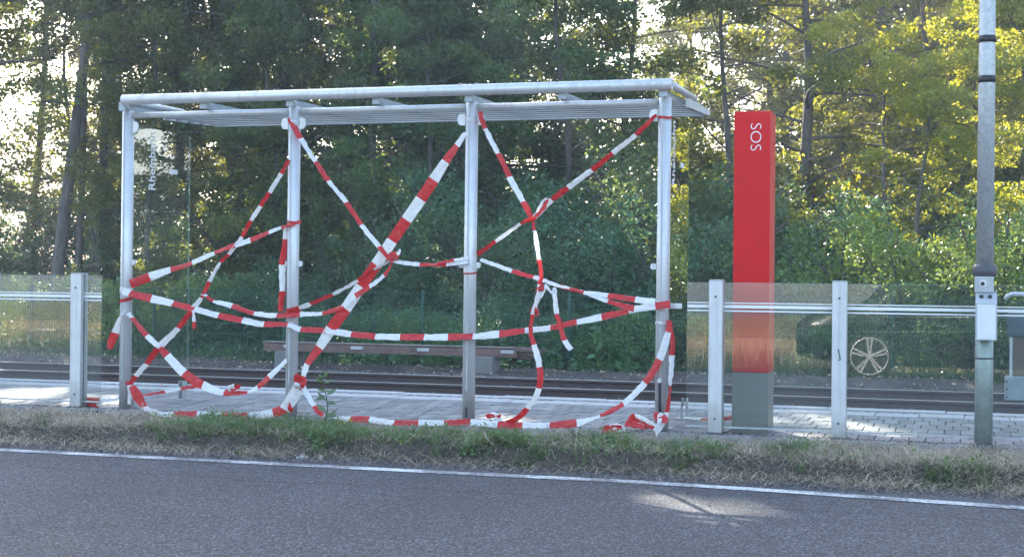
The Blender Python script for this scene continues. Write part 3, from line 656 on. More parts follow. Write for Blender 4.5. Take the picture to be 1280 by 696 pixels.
crumple('barrier_tape', 492, 323, 9, 8, -.115, 8, None, 'small pinched knot where the middle bay tapes meet', 5)
crumple('barrier_tape', 376, 477, 13, 16, -.11, 9, None, 'red knot near the foot of the second post', 8)
strand('white tape leg falling right from the knot at the second post foot', 'W', [(379, 482, 9), (386, 496, 9, 'm'), (393, 507, 8), (398, 513, 10, 'm'), (404, 519, 6)], -.11, -.12)
# ground in front of second and third bay
strand('ground tape along the kerb from the thistle, rising to the right post', 'W', [(410, 519, 4), (437, 523, 9), (461, 524, 11), (492, 528, 9), (523, 528, 10), (555, 528, 9), (588, 527, 10), (622, 530, 11), (653, 531, 11), (687, 531, 10), (721, 528, 12), (736, 524, 7, 'm'), (750, 519, 5), (779, 504, 9), (806, 478, 11), (824, 449, 12), (835, 415, 11), (837, 402, 7)], -.125, -.09, [(3, .80, 'w', .02, .006)])
# third bay
strand('tape dropping from the third post top to the knot in the right bay', 'R', [(600, 140, 8), (607, 161, 8), (623, 192, 8), (637, 221, 10), (654, 252, 9), (664, 270, 9)], -.055, -.10, [(2, 2.33, 'w', .03, 0)])
strand('tape slanting from the right post top down to the third post middle', 'R', [(821, 144, 5), (795, 169, 8), (766, 192, 8), (740, 213, 9), (710, 235, 9), (690, 250, 9), (668, 272, 9), (651, 280, 6), (620, 302, 6), (597, 318, 8)], -.05, -.07, [(3, 2.315, 'r', .02, .004)])
strand('small tape loop above the knot in the right bay', 'r', [(668, 272, 7, 'm'), (680, 258, 7, 'm'), (684, 249, 4, 'm'), (679, 252, 4, 'm'), (672, 266, 6, 'm')], -.12, -.12)
strand('tape hanging down through the right bay to the kerb', 'r', [(667, 277, 6, 'm'), (671, 304, 8), (677, 343, 6), (676, 352, 8, 'm'), (673, 370, 8), (666, 395, 7, 'm'), (664, 417, 8), (672, 445, 10), (676, 472, 11), (669, 498, 9), (649, 521, 10), (630, 528, 6, 'm'), (618, 522, 9)], -.11, -.13)
strand('tape running from the third post down to the right post, forking there', 'W', [(601, 324, 5), (640, 338, 7), (667, 346, 7), (699, 357, 6), (722, 363, 5), (760, 369, 8), (794, 374, 10), (819, 377, 11)], -.07, -.08)
strand('lower fork of the tape reaching the right post', 'W', [(699, 357, 4), (712, 360, 4), (730, 365, 6), (760, 376, 7), (793, 385, 11), (812, 382, 9)], -.09, -.09)
strand('white looped tape end dangling in the right bay', 'W', [(682, 355, 3), (690, 366, 4, 'm'), (693, 361, 8, 'm'), (696, 392, 8), (700, 404, 8, 'm'), (706, 425, 9), (714, 437, 9)], -.11, -.12)
crumple('barrier_tape', 677, 362, 9, 16, -.115, 7, None, 'white bunched knot halfway down the right bay', 21)
crumple('barrier_tape', 667, 390, 10, 4, -.11, 5, None, 'tiny white tape twist on the hanging tape', 22)
strand('narrow tape hanging down the right side of the right post', 'R', [(836, 400, 9), (841, 425, 8, 'm'), (840, 444, 8), (838, 482, 6), (834, 515, 7), (826, 530, 12, 'm'), (819, 541, 11)], -.06, -.12)
crumple('barrier_tape', 801, 527, 38, 14, -.12, 10, None, 'heap of crumpled tape at the foot of the right post', 31)
crumple('barrier_tape', 824, 528, 22, 20, -.10, 8, None, 'bunched tape gathered against the right post foot', 33)
crumple('barrier_tape', 762, 535, 44, 5, -.13, 7, None, 'flattened tape scraps on the kerb left of the right post', 35)
crumple('barrier_tape', 617, 521, 24, 7, -.06, 7, None, 'folded red tape lying beside the third post foot', 37)
crumple('barrier_tape', 294, 485, 20, 6, -.085, 6, None, 'red folded tape lump at the lowest dip in the left bay', 39)
strand('thin red and white tape on the paving between shelter and right fence', 'W', [(856, 521, 4, 'm', .75), (866, 522, 4, 'm', .7), (876, 523, 4, '', .6), (894, 524, 4, '', .5), (903, 523, 6, '', .45), (915, 521, 6, 'm', .45)], .7, .45)

# ------------------------------------------------------------------ beyond the tracks
bmx0, bmx1 = atY(333, 430, 10.6).x, atY(648, 440, 10.6).x
be = empty('timber_beam', ((bmx0+bmx1)/2, 10.6, -.05)); tag(be, 'long rusty brown beam resting on concrete blocks beyond the tracks', 'beam')
hl = (bmx1-bmx0)/2
pts = [(-.085, -.075), (.085, -.075), (.095, .0), (.085, .06), (-.06, .06), (-.095, .02)]
MB().prism(pts, 'x', -hl, hl).build('beam', M['beam'], be)
MB().box(-hl-.02, hl-.05, -.10, .06, .0605, .075, b=.004).build('top_plate', worn('weathered_plate', (.27, .23, .21), .7, 0, .3, 5, 40, .3), be)
for px in (362, 446, 529, 634):
    x = atY(px, 438, 10.5).x-(bmx0+bmx1)/2; MB().box(x-.10, x+.10, -.115, -.09, -.02, .03, b=.004).build('tag_plate', M['alu_dull'], be)
rt = MB()
for k in range(7):
    q = random.uniform(-.07, .07); z = random.uniform(-.09, .05); rt.tube([(hl-.1, q, z), (hl+.12, q*1.2, z*1.1), (hl+random.uniform(.2, .5), q*1.6, z*1.3-.03)], [.035, .04, .022], 7)
rt.build('rotten_end', M['wood_dark'], be)
for px, lab in ((362, 'grey concrete block under the left end of the rusty beam'), (607, 'grey concrete block under the right end of the rusty beam')):
    x = atY(px, 455, 10.6).x; b_ = MB().box(-.17, .17, -.2, .2, -.12, .24, b=.015).build('concrete_block', M['block'], None, (x, 10.6, -.365)); tag(b_, lab, 'block')

mf = empty('mesh_fence', (-5, 12, -.35)); tag(mf, 'low dark green wire mesh fence in front of the wood', 'wire fence')
mb = MB(); X0, X1, T = -9.0, 9.0, 1.16
def wire(a_, b_, r_=.0028):
    (x0, z0), (x1, z1) = a_, b_
    if x0 == x1: mb.box(x0-r_, x0+r_, -r_, r_, z0, z1)
    else: mb.box(x0, x1, -r_*2.6, r_*2.6, z0-r_*1.2, z0+r_*1.2)
for i in range(int((X1-X0)/.05)+1): wire((X0+i*.05, 0), (X0+i*.05, T))
for z in (.02, .2, .4, .6, .8, 1.0, T-.01): wire((X0, z), (X1, z), .0038)
o = mb.build('wire_mesh', M['greenwire'], mf); o['kind'] = 'stuff'
pm = box(-.025, .025, -.02, .02, -.3, T+.04, b=.003).mesh('post'); pm.materials.append(M['greenwire'])
for i in range(8): link('post', pm, None, mf, (-8.9+i*2.5, .03, 0))

# ------------------------------------------------------------------ the wood
protos = {}
protos['dense'], n1 = make_tree('broadleaf_tree', 19, .21, 2.0, 3.6, 34, 1000, .105, .5, 11, clump_r=(.28, .58))
protos['dense2'], n2 = make_tree('broadleaf_tree', 17, .17, 1.2, 3.2, 34, 1000, .095, .4, 23, clump_r=(.28, .58))
protos['dense3'], n8 = make_tree('broadleaf_tree', 9.5, .17, 2.2, 2.8, 24, 1000, .10, .2, 91, clump_r=(.28, .58))
protos['open'], n3 = make_tree('slender_tree', 17, .125, 3.2, 2.6, 22, 520, .10, .9, 37, clump_r=(.28, .6))
protos['canopy'], n7 = make_tree('tall_tree', 25, .12, 9.5, 4.8, 30, 420, .13, .5, 77, clump_r=(.5, 1.1))
protos['low'], n4 = make_tree('young_tree', 7.5, .09, .6, 2.5, 26, 1150, .10, .3, 51, clump_r=(.25, .52))
protos['bush'], n5 = make_bush('shrub', 3.0, 1.9, 15, 900, .078, 5)
protos['bush2'], n6 = make_bush('shrub', 1.9, 1.6, 13, 1100, .07, 9)
print('LEAVES', n1, n2, n3, n4, n5, n6)
used = set()
def place(kind, px, Y, label, group, scale=1., rz=0., color=(1, 1, 1), z=None, cat=None, ht=1.):
    o = protos[kind] if kind not in used else copy_tree(protos[kind]); used.add(kind)
    x = atY(px, 335, Y).x; o.location = (x, Y, zback(x, Y) if z is None else z); o.rotation_euler.z = rz; o.scale = (scale, scale, scale*ht)
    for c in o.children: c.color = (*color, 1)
    tag(o, label, cat or ('shrub' if 'bush' in kind else 'tree'), group); return o
BL = (.85, 1.05, 1.2); SUN_TINT = (2.1, 1.75, .85); OL = (1.15, 1.0, .75); DK = (.85, .95, .95); N = (1, 1, 1)  # the brightest yellow-green tint imitates sunlit leaves by colour
GT, GB = 'trees of the wood behind the tracks', 'bushes along the edge of the wood'
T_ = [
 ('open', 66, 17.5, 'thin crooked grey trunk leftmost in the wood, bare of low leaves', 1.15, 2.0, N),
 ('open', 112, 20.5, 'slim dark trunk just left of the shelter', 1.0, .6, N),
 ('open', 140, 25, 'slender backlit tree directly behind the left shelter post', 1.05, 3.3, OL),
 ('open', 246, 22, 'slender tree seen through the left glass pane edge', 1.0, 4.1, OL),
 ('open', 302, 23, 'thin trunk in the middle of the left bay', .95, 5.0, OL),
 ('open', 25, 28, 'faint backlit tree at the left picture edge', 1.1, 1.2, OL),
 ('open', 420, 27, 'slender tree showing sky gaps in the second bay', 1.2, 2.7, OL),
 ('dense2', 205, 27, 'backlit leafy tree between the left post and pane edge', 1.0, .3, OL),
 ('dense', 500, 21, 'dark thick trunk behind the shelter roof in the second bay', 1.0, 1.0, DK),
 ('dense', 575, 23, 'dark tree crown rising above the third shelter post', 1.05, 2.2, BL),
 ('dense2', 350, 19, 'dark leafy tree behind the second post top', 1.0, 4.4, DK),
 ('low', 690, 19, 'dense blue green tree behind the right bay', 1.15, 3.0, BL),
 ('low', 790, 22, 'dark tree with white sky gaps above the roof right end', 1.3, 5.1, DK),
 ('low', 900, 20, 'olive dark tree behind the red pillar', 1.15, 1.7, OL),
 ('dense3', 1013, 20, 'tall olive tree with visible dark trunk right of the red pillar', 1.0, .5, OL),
 ('open', 1105, 24, 'open sunlit yellow tree between pillar and lamp post', 1.1, 2.9, SUN_TINT),
 ('low', 1105, 18.5, 'bright yellow green sunlit young tree left of the lamp post', .80, 1.1, SUN_TINT),
 ('low', 1215, 17.0, 'sunlit pale green young tree behind the lamp post', .78, 2.6, SUN_TINT),
 ('dense2', 1310, 19.5, 'light green tree at the right picture edge', .95, 3.7, SUN_TINT),
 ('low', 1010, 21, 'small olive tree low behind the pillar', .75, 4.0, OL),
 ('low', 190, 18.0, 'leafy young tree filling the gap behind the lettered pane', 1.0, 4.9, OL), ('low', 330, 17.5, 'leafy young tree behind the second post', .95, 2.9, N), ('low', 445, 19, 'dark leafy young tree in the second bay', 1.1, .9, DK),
 ('low', 530, 17.5, 'dark young tree just left of the third post', .95, 4.2, BL), ('low', 1160, 16.5, 'sunny young tree low left of the lamp post', .7, 5.6, SUN_TINT),
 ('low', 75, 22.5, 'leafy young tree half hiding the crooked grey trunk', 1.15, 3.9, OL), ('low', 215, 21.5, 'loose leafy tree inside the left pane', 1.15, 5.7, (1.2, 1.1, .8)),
 ('low', 990, 29, 'tall olive tree high right of the red pillar', 1.7, .7, OL), ('low', 1070, 28, 'tall yellow olive tree between pillar and lamp post top', 1.65, 2.7, (1.3, 1.15, .75)), ('low', 1165, 30, 'tall yellowish tree at the top left of the lamp post', 1.75, 4.4, SUN_TINT), ('low', 1275, 28, 'tall pale tree in the top right corner', 1.7, 1.5, SUN_TINT), ('low', 1380, 25, 'pale green tree past the right edge', 1.6, 1.5, SUN_TINT),
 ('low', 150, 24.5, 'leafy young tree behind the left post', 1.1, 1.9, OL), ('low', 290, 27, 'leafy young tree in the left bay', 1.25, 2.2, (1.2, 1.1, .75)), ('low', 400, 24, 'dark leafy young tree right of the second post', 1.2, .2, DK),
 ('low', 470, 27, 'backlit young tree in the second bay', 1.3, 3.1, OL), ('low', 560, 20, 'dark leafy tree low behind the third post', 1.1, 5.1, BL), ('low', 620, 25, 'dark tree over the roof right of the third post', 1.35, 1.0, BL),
 ('low', 1290, 22, 'bright tree top right of the lamp post', 1.35, .6, SUN_TINT),
 ('low', 1150, 22, 'sunlit yellow tree high left of the lamp post', 1.3, 2.0, SUN_TINT), ('dense2', 1190, 27, 'yellowish tree high behind the lamp post top', 1.0, 5.3, SUN_TINT),
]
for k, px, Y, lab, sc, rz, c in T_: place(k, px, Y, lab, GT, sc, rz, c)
# further trees that close the wood; nothing in the photo tells these apart
r0 = random.Random(5)
for px, Y, k in [(-70, 19, 'dense'), (-170, 21, 'dense2'), (-290, 20, 'dense'), (-420, 22, 'dense2'), (-560, 21, 'dense'), (430, 33, 'dense'), (560, 37, 'dense2'), (650, 31, 'dense'), (740, 38, 'dense'), (860, 33, 'dense2'), (960, 34, 'dense'), (1080, 40, 'dense2'),
                 (280, 39, 'dense2'), (1400, 22, 'dense'), (1230, 38, 'dense'), (330, 46, 'dense2'), (120, 47, 'open'), (600, 48, 'dense'), (830, 50, 'dense2'), (1000, 50, 'dense'), (1150, 52, 'dense2'), (480, 52, 'dense')]:
    place(k, px, Y, 'one of the leafy trees standing deeper in the wood', GT, r0.uniform(.85, 1.1)*(.68 if px > 500 else 1), r0.uniform(0, 6), r0.choice([OL, DK, N]))
for px, Y in [(95, 19), (190, 21), (285, 19.5), (-120, 18), (-230, 23), (-330, 17.5), (-20, 27), (-420, 24), (455, 17.5)]:
    place('canopy', px, Y, 'one of the tall trees whose high crowns shade the road', GT, r0.uniform(.70, .80), r0.uniform(0, 6), N)
for x, y, k in [(9, 16, 'dense'), (12.5, 19, 'dense2'), (16, 16.5, 'dense'), (20.5, 19, 'dense2'), (25, 17, 'dense'), (31, 19, 'dense2'), (38, 17, 'dense'), (6.5, 20, 'dense3'), (-36, 17, 'dense2'), (-43, 19, 'dense'), (-52, 18, 'dense2')]:
    o = place(k, 640, 20, 'one of the trees continuing the wood beyond the picture edge', GT, 1., r0.uniform(0, 6), r0.choice([OL, N])); o.location = (x, y, zback(x, y))
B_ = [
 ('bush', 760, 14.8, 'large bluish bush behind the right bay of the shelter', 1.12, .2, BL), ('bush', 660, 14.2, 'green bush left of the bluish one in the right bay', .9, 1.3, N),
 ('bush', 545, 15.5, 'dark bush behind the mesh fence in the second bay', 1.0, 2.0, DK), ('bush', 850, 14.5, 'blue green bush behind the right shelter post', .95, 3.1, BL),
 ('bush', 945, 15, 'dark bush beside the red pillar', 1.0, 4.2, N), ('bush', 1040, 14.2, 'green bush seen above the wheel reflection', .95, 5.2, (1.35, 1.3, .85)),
 ('bush', 1140, 14.0, 'light green bush left of the lamp post collar', 1.0, .9, (1.7, 1.5, .85)), ('bush', 1250, 14, 'green bush right of the lamp post', 1.0, 2.4, (1.5, 1.4, .9)), ('bush', 1350, 14.6, 'green bush beyond the right edge', 1.1, 3.7, N),  # yellowed, brightened tints stand in for sun on these leaves
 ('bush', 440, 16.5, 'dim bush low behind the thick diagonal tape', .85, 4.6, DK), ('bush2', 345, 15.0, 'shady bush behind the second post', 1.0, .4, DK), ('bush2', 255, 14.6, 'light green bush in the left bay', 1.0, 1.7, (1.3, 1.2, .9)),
 ('bush2', 165, 14.6, 'sunlit bush behind the left post foot', 1.0, 2.6, (1.9, 1.6, 1.0)), ('bush2', 70, 14.0, 'pale green bush seen through the left glass fence', .95, 3.6, (2.0, 1.7, 1.1)), ('bush2', -20, 14.2, 'pale bush at the left picture edge', 1.0, 4.6, (2.0, 1.7, 1.1)),  # raised tints paint the look of sunshine into these leaves
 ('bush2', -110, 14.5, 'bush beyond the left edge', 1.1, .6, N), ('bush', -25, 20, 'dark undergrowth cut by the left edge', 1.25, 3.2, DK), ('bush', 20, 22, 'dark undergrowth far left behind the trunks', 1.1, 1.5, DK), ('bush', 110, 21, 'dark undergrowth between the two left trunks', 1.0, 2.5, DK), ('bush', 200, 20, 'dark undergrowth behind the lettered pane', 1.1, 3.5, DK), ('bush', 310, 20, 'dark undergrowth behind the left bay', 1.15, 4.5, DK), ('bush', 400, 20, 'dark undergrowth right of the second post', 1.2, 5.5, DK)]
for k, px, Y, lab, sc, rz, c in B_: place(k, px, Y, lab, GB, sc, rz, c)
r0 = random.Random(8)
for i in range(19):
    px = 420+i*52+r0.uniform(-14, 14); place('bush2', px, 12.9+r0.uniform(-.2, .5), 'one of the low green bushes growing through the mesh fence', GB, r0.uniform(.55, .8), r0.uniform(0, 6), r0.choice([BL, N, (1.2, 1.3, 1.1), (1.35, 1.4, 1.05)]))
for i in range(9):
    px = 500+i*105+r0.uniform(-20, 20); place('bush', px, 17.5+r0.uniform(-.8, 1.2), 'one of the tall shaded bushes behind the front row', GB, r0.uniform(1.1, 1.4), r0.uniform(0, 6), r0.choice([BL, DK, OL]))

# nettle-like weeds in front of the mesh fence
def make_weed(name, H, lf, seed):
    r_ = random.Random(seed); root = empty(name); e = [Vector((.02*math.sin(k+seed), .02*math.cos(k*1.3), H*k/5-.03)) for k in range(6)]
    MB().tube(e, [.006*(1-.6*k/5) for k in range(6)], 5, False).build('stem', M['blade'], root)
    C = []; 
    V = []
    for k in range(int(H/.045)):
        z = .06+k*.045; s = lf*(1.05-.7*z/H)
        for sg in (0, math.pi):
            a_ = k*1.57+sg+r_.uniform(-.3, .3); d = np.array([math.cos(a_), math.sin(a_), r_.uniform(-.5, .8)]); sd = np.array([-math.sin(a_)*.75, math.cos(a_)*.75, r_.uniform(-.8, .8)]); b = np.array([.02*math.sin(z/H*5+seed), 0, z])
            V.append([b, b+d*s*.45+sd*s*.26, b+d*s, b+d*s*.45-sd*s*.26])
    me = quads(name, np.array(V), rng.uniform(.2, 1, len(V)), M['leaf_bush']); link('leaves', me, None, root); return root
wd = make_weed('tall_weed', .85, .17, 2); first = True
for i in range(46):
    px = r0.uniform(425, 830); Y = 11.65+r0.uniform(-.35, .3); x = atY(px, 430, Y).x
    if i < 9: px = [457, 476, 498, 512, 532, 550, 432, 566, 575][i]; x = atY(px, 430, 11.6).x; Y = 11.6
    o = wd if first else copy_tree(wd); first = False; s = r0.uniform(.75, 1.15); o.location = (x, Y, zback(x, Y)-.02); o.scale = (s, s, s*r0.uniform(.8, 1.15)); o.rotation_euler.z = r0.uniform(0, 6)
    for c in o.children: c.color = (.85, 1.1, 1.0, 1)
    tag(o, 'one of the upright nettle-like weeds along the green mesh fence', 'weed', 'weeds along the mesh fence')
th = make_weed('thistle', .44, .15, 6); th.location = atZ(405, 534, -.01); th.rotation_euler.z = 1.0; tag(th, 'single upright thistle in the verge right of the second post', 'weed')

# ------------------------------------------------------------------ grasses (nobody could count them)
def blades(name, P, H, W_, lean, mat, tint, segs=3, flat=False):
    N_ = len(P); a_ = rng.uniform(0, 2*math.pi, N_); d = np.stack([np.cos(a_), np.sin(a_), np.zeros(N_)], 1); sd = np.stack([-np.sin(a_), np.cos(a_), np.zeros(N_)], 1)
    rows = []; ln = lean*rng.uniform(.4, 1.4, N_); curl = rng.normal(0, .35, N_)
    for k in range(segs+1):
        q = k/segs; h = H*(q if not flat else .22*np.sin(q*math.pi)*rng.uniform(.1, 1., N_)); off = d*(H*ln*q**1.7)[:, None] if not flat else d*(H*q)[:, None] + sd*(H*curl*q*q)[:, None]
        c = P+off; c[:, 2] += h*(1-.35*np.minimum(1, ln*q)) if not flat else h; w_ = (W_*(1-q*.85))[:, None]*.5; rows.append((c-sd*w_, c+sd*w_))
    V = np.concatenate([np.stack([rows[k][0], rows[k][1], rows[k+1][1], rows[k+1][0]], 1) for k in range(segs)])
    return link(name, quads(name, V, np.tile(tint, segs), mat), None)
def scatter(n, xr, yr, dens, zf):
    out = []
    while len(out) < n:
        x = random.uniform(*xr); y = random.uniform(*yr)
        if random.random() < dens(x, y): out.append((x, y, zf(x, y)))
    return np.array(out)
gx = lambda px: atZ(px, 560, 0).x
tuf = [(cx_, cy_-.22, r_) for cx_, cy_, r_ in [(gx(150), -.55, .5), (gx(205), -.75, .35), (gx(260), -.9, .2), (gx(330), -.9, .35), (gx(395), -.9, .25), (gx(300), -.5, .25), (gx(560), -.6, .35), (gx(590), -.85, .22), (gx(640), -.95, .30), (gx(700), -.6, .25), (gx(830), -.75, .2), (gx(880), -.8, .15), (gx(990), -.6, .2), (gx(1210), -1.0, .16), (gx(1165), -1.05, .1), (gx(480), -.75, .25), (gx(110), -.4, .25), (gx(745), -.8, .2)]]
tuf += [(gx(120), -1.05, .3), (gx(180), -1.1, .2), (gx(350), -1.15, .2), (gx(640), -1.2, .12), (gx(225), -.6, .3), (gx(1215), -1.2, .12)]
def gden(x, y):
    v = .02
    for cx, cy_, r_ in tuf: v += math.exp(-((x-cx)/r_/.8)**2-((y-cy_)/(.16+r_*.3))**2)
    return min(1, v*(.15+1.1*max(0, nz(x, y, 3.5)+.3)))*(1 if y > -1.2 else .4)
def kerb_fade(P): return np.clip((-.13-P[:, 1])/.22, .25, 1)
P = scatter(9000, (-7.5, 4), (-1.42, -.16), lambda x, y: min(1, .1+gden(x, y)), zverge); hh = rng.uniform(.03, .10, len(P))*kerb_fade(P)
tag(blades('grass', P, hh, rng.uniform(.003, .006, len(P)), .9, M['blade'], rng.uniform(0, 1, len(P))), 'short green grass along the verge by the kerb', 'grass', kind='stuff')
def tufts(name, n, per, dens, hr, mat, wr=(.004, .008), spread=.035, zr=(-1.38, -.48)):
    C = scatter(n, (-7.2, 3.8), zr, dens, zverge); Q = []; hs = []; av = []; tt = []
    for c in C:
        k = int(per*random.uniform(.5, 1.4)); H_ = random.uniform(*hr)*(.35+.65*min(1, (-.13-c[1])/.3)); t0 = random.random()
        for j in range(k):
            a_ = random.uniform(0, 6.283); r_ = spread*random.random()**.5; Q.append((c[0]+r_*math.cos(a_), c[1]+r_*math.sin(a_), c[2])); hs.append(H_*random.uniform(.5, 1.1)); av.append(a_+random.gauss(0, .5)); tt.append(min(1, max(0, t0+random.gauss(0, .25))))
    P = np.array(Q); H = np.array(hs); a_ = np.array(av); N_ = len(P); d = np.stack([np.cos(a_), np.sin(a_), np.zeros(N_)], 1); sd = np.stack([-np.sin(a_), np.cos(a_), np.zeros(N_)], 1); W_ = rng.uniform(*wr, N_); ln = rng.uniform(.2, 1.25, N_); rows = []
    for k in range(5):
        q = k/4; c = P+d*(H*ln*q**1.8)[:, None]; c[:, 2] += H*(q-.32*ln*q**2.4); w_ = (W_*(1-q**1.5*.9))[:, None]*.5; rows.append((c-sd*w_, c+sd*w_))
    V = np.concatenate([np.stack([rows[k][0], rows[k][1], rows[k+1][1], rows[k+1][0]], 1) for k in range(4)])
    return link(name, quads(name, V, np.tile(np.array(tt), 4), mat), None)
tag(tufts('grass_tufts', 300, 38, gden, (.05, .17), M['blade']), 'ragged green grass tufts hanging over the verge', 'grass', kind='stuff')
C = scatter(120, (-7, 3.8), (-1.25, -.3), lambda x, y: gden(x, y), zverge); P = np.concatenate([c+rng.normal(0, 1, (60, 3))*np.array([.06, .05, .025])+np.array([0, 0, .05]) for c in C])
me = leaf_cloud('verge_weeds', P, np.full(len(P), .028), .9, M['leaf_bush']); o = tag(link('verge_weeds', me, None), 'small leafy weeds low in the verge', 'weeds', kind='stuff'); o.color = (1.2, 1.2, .9, 1)
def sden(x, y):
    px_right = max(0, min(1, (x-.2)/1.2)); px_left = max(0, min(1, (-2.3-x)/1.5)); v = .36+.7*px_right+.5*px_left
    return min(1, v*(.4+.9*max(0, nz(x, y, 2.2, 7)+.35)))*(1 if y > -1.38 else .55)
P = scatter(34000, (-7.5, 4), (-1.58, -.14), sden, lambda x, y: zverge(x, y)+random.uniform(0, .05)*min(1, (-.1-y)/.2)); tag(blades('straw', P, rng.uniform(.06, .26, len(P)), rng.uniform(.002, .005, len(P)), 1, M['straw'], rng.uniform(0, 1, len(P)), 4, True), 'dry cut grass stalks lying matted over the verge', 'straw', kind='stuff')
P = scatter(90, (-7, 3.6), (-1.45, -.4), sden, lambda x, y: zverge(x, y)+.03); tag(blades('long_straw', P, rng.uniform(.25, .55, len(P)), rng.uniform(.004, .008, len(P)), 1, M['straw'], rng.uniform(.5, 1, len(P)), 6, True), 'long fallen straw stems lying across the verge bank', 'straw', kind='stuff')
P = scatter(3200, (-7.5, 4), (-1.45, -.4), lambda x, y: .5*sden(x, y)+.3*gden(x, y), zverge); tag(blades('dead_grass', P, rng.uniform(.06, .16, len(P)), rng.uniform(.002, .004, len(P)), 1.3, M['straw'], rng.uniform(0, .8, len(P)), 3), 'upright withered grass stems among the green tufts', 'dry grass', kind='stuff')
P = scatter(500, (-7, 3.4), (-1.70, -1.45), lambda x, y: .4+.6*max(0, nz(x, y, 2)), lambda x, y: RZ+.006); tag(blades('gutter_straw', P, rng.uniform(.03, .12, len(P)), rng.uniform(.0015, .0035, len(P)), 1, M['straw'], rng.uniform(0, 1, len(P)), 4, True), 'loose straw washed against the white road line', 'straw', kind='stuff')
# weeds, ivy and litter at the foot of the far slope
P = scatter(20000, (-22, 6), (10.5, 14.5), lambda x, y: min(1, .1+max(0, nz(x, y, 1.4))*1.3)*min(1, max(.08, (y-10.9)/1.0)), lambda x, y: zback(x, y)); o = tag(blades('slope_grass', P, rng.uniform(.06, .28, len(P)), rng.uniform(.008, .018, len(P)), .8, M['blade'], rng.uniform(0, 1, len(P))), 'rough grass and weeds on the bank behind the tracks', 'grass', kind='stuff'); o.color = (.75, .9, .85, 1)
P = scatter(30000, (-26, 7), (11.4, 22), lambda x, y: 1, lambda x, y: zback(x, y)+random.random()**1.6*.55); me = leaf_cloud('groundcover', P, np.full(len(P), .085), .8, M['leaf_bush']); tag(link('ground_cover', me, None), 'low leafy ground cover under the trees', 'ground cover', kind='stuff')
P = scatter(2600, (-22, 6), (9.6, 11.6), lambda x, y: 1, lambda x, y: zback(x, y)+.02); me = leaf_cloud('leaf_litter', P, np.full(len(P), .06), 1.0, M['straw']); tag(link('leaf_litter', me, None), 'dry leaves scattered on the earth behind the far rail', 'leaf litter', kind='stuff')
# dry field across the road
P = scatter(7000, (-30, 12), (-24, -14.0), lambda x, y: .15+.85*max(0, nz(x, y, .8)+.2), lambda x, y: RZ-.05); tag(blades('field_grass', P, rng.uniform(.3, 1.0, len(P)), rng.uniform(.006, .014, len(P)), .4, M['straw'], rng.uniform(0, 1, len(P))), 'tall dry grass in the sunny field across the road', 'dry grass', kind='stuff')

# ------------------------------------------------------------------ litter
def wad(name, px, py, n, s, mat, label, cat, seed):
    r_ = random.Random(seed); bm = bmesh.new()
    c = atZ(px, py, -.03)
    for k in range(n):
        m = Matrix.Translation((r_.uniform(-1, 1)*s*1.6, r_.uniform(-.6, .6)*s, r_.uniform(0, .5)*s)) @ Matrix.Rotation(r_.uniform(0, 6), 4, Vector((r_.random(), r_.random(), r_.random()+.1)).normalized())
        q = bmesh.ops.create_icosphere(bm, subdivisions=2, radius=s*r_.uniform(.35, .75), matrix=m)
        for v in q['verts']: v.co += v.co.normalized()*0 + Vector((nz(v.co.x*60, v.co.y*60, 1, seed), nz(v.co.y*60, v.co.z*60, 1, seed), nz(v.co.z*60, v.co.x*60, 1, seed)))*s*.35
    me = bpy.data.meshes.new(name); bm.to_mesh(me); bm.free(); me.materials.append(mat); o = link(name, me, None, None, (c.x, c.y, zverge(c.x, c.y)+.01)); tag(o, label, cat); return o
wad('paper_scrap', 386, 538, 4, .03, M['paper'], 'crumpled white paper lying in the grass below the second post', 'litter', 3)
for k, (px, py, s, lab) in enumerate([(372, 553, .024, 'pale stone left of the rubble row under the second post'), (384, 552, .03, 'largest pale rubble stone under the second post'), (398, 553, .022, 'pale stone at the right of the rubble row'), (150, 548, .022, 'whitish stone in the bank below the left post'), (192, 545, .02, 'small whitish stone right of the other in the left bank'), (1092, 573, .018, 'small pale stone in the straw left of the lamp post')]):
    wad('rubble_stone', px, py, 2, s, M['rubble'], lab, 'stone', 20+k)
fl = empty('yellow_flower', atZ(431, 533, 0)); fl.location.z = zverge(fl.location.x, fl.location.y); tag(fl, 'small yellow flowers in the verge between second post and thistle', 'flower')
for k in range(7):
    a_ = k*2.4; p_ = Vector((.05*math.cos(a_), .03*math.sin(a_), .09+.03*math.sin(k*3))); MB().tube([(0, 0, 0), p_*.5+Vector((0, 0, .02)), p_], .0016, 5).build('stem', M['blade'], fl)
    me = leaf_cloud('petals', np.repeat([tuple(p_)], 9, 0), np.full(9, .016), .9, M['yellow'], -.2); link('blossom', me, None, fl)
stones('kerb_dirt', 1500, (-6.5, 3.4), (-.16, .03), lambda x, y: (.001 if y > -.12 else zverge(x, y)), .007, 'loose dirt and grit gathered along the platform kerb', 'grit')
P = scatter(420, (-6.5, 3.2), (-.1, 1.6), lambda x, y: math.exp(-(y+.1)*2.2), lambda x, y: .004); tag(blades('stray_straw', P, rng.uniform(.03, .12, len(P)), rng.uniform(.0015, .003, len(P)), 1, M['straw'], rng.uniform(0, 1, len(P)), 4, True), 'stray straw blown onto the platform paving', 'straw', kind='stuff')
# leaf debris on the roof tube
P = np.stack([rng.uniform(-4.5, 0, 60), rng.uniform(-.16, -.10, 60), np.full(60, 2.592)], 1); me = leaf_cloud('debris', P, np.full(60, .035), 1., M['straw']); tag(link('roof_leaves', me, None), 'dead leaves and twigs lying on the roof tube', 'leaf litter', kind='stuff')

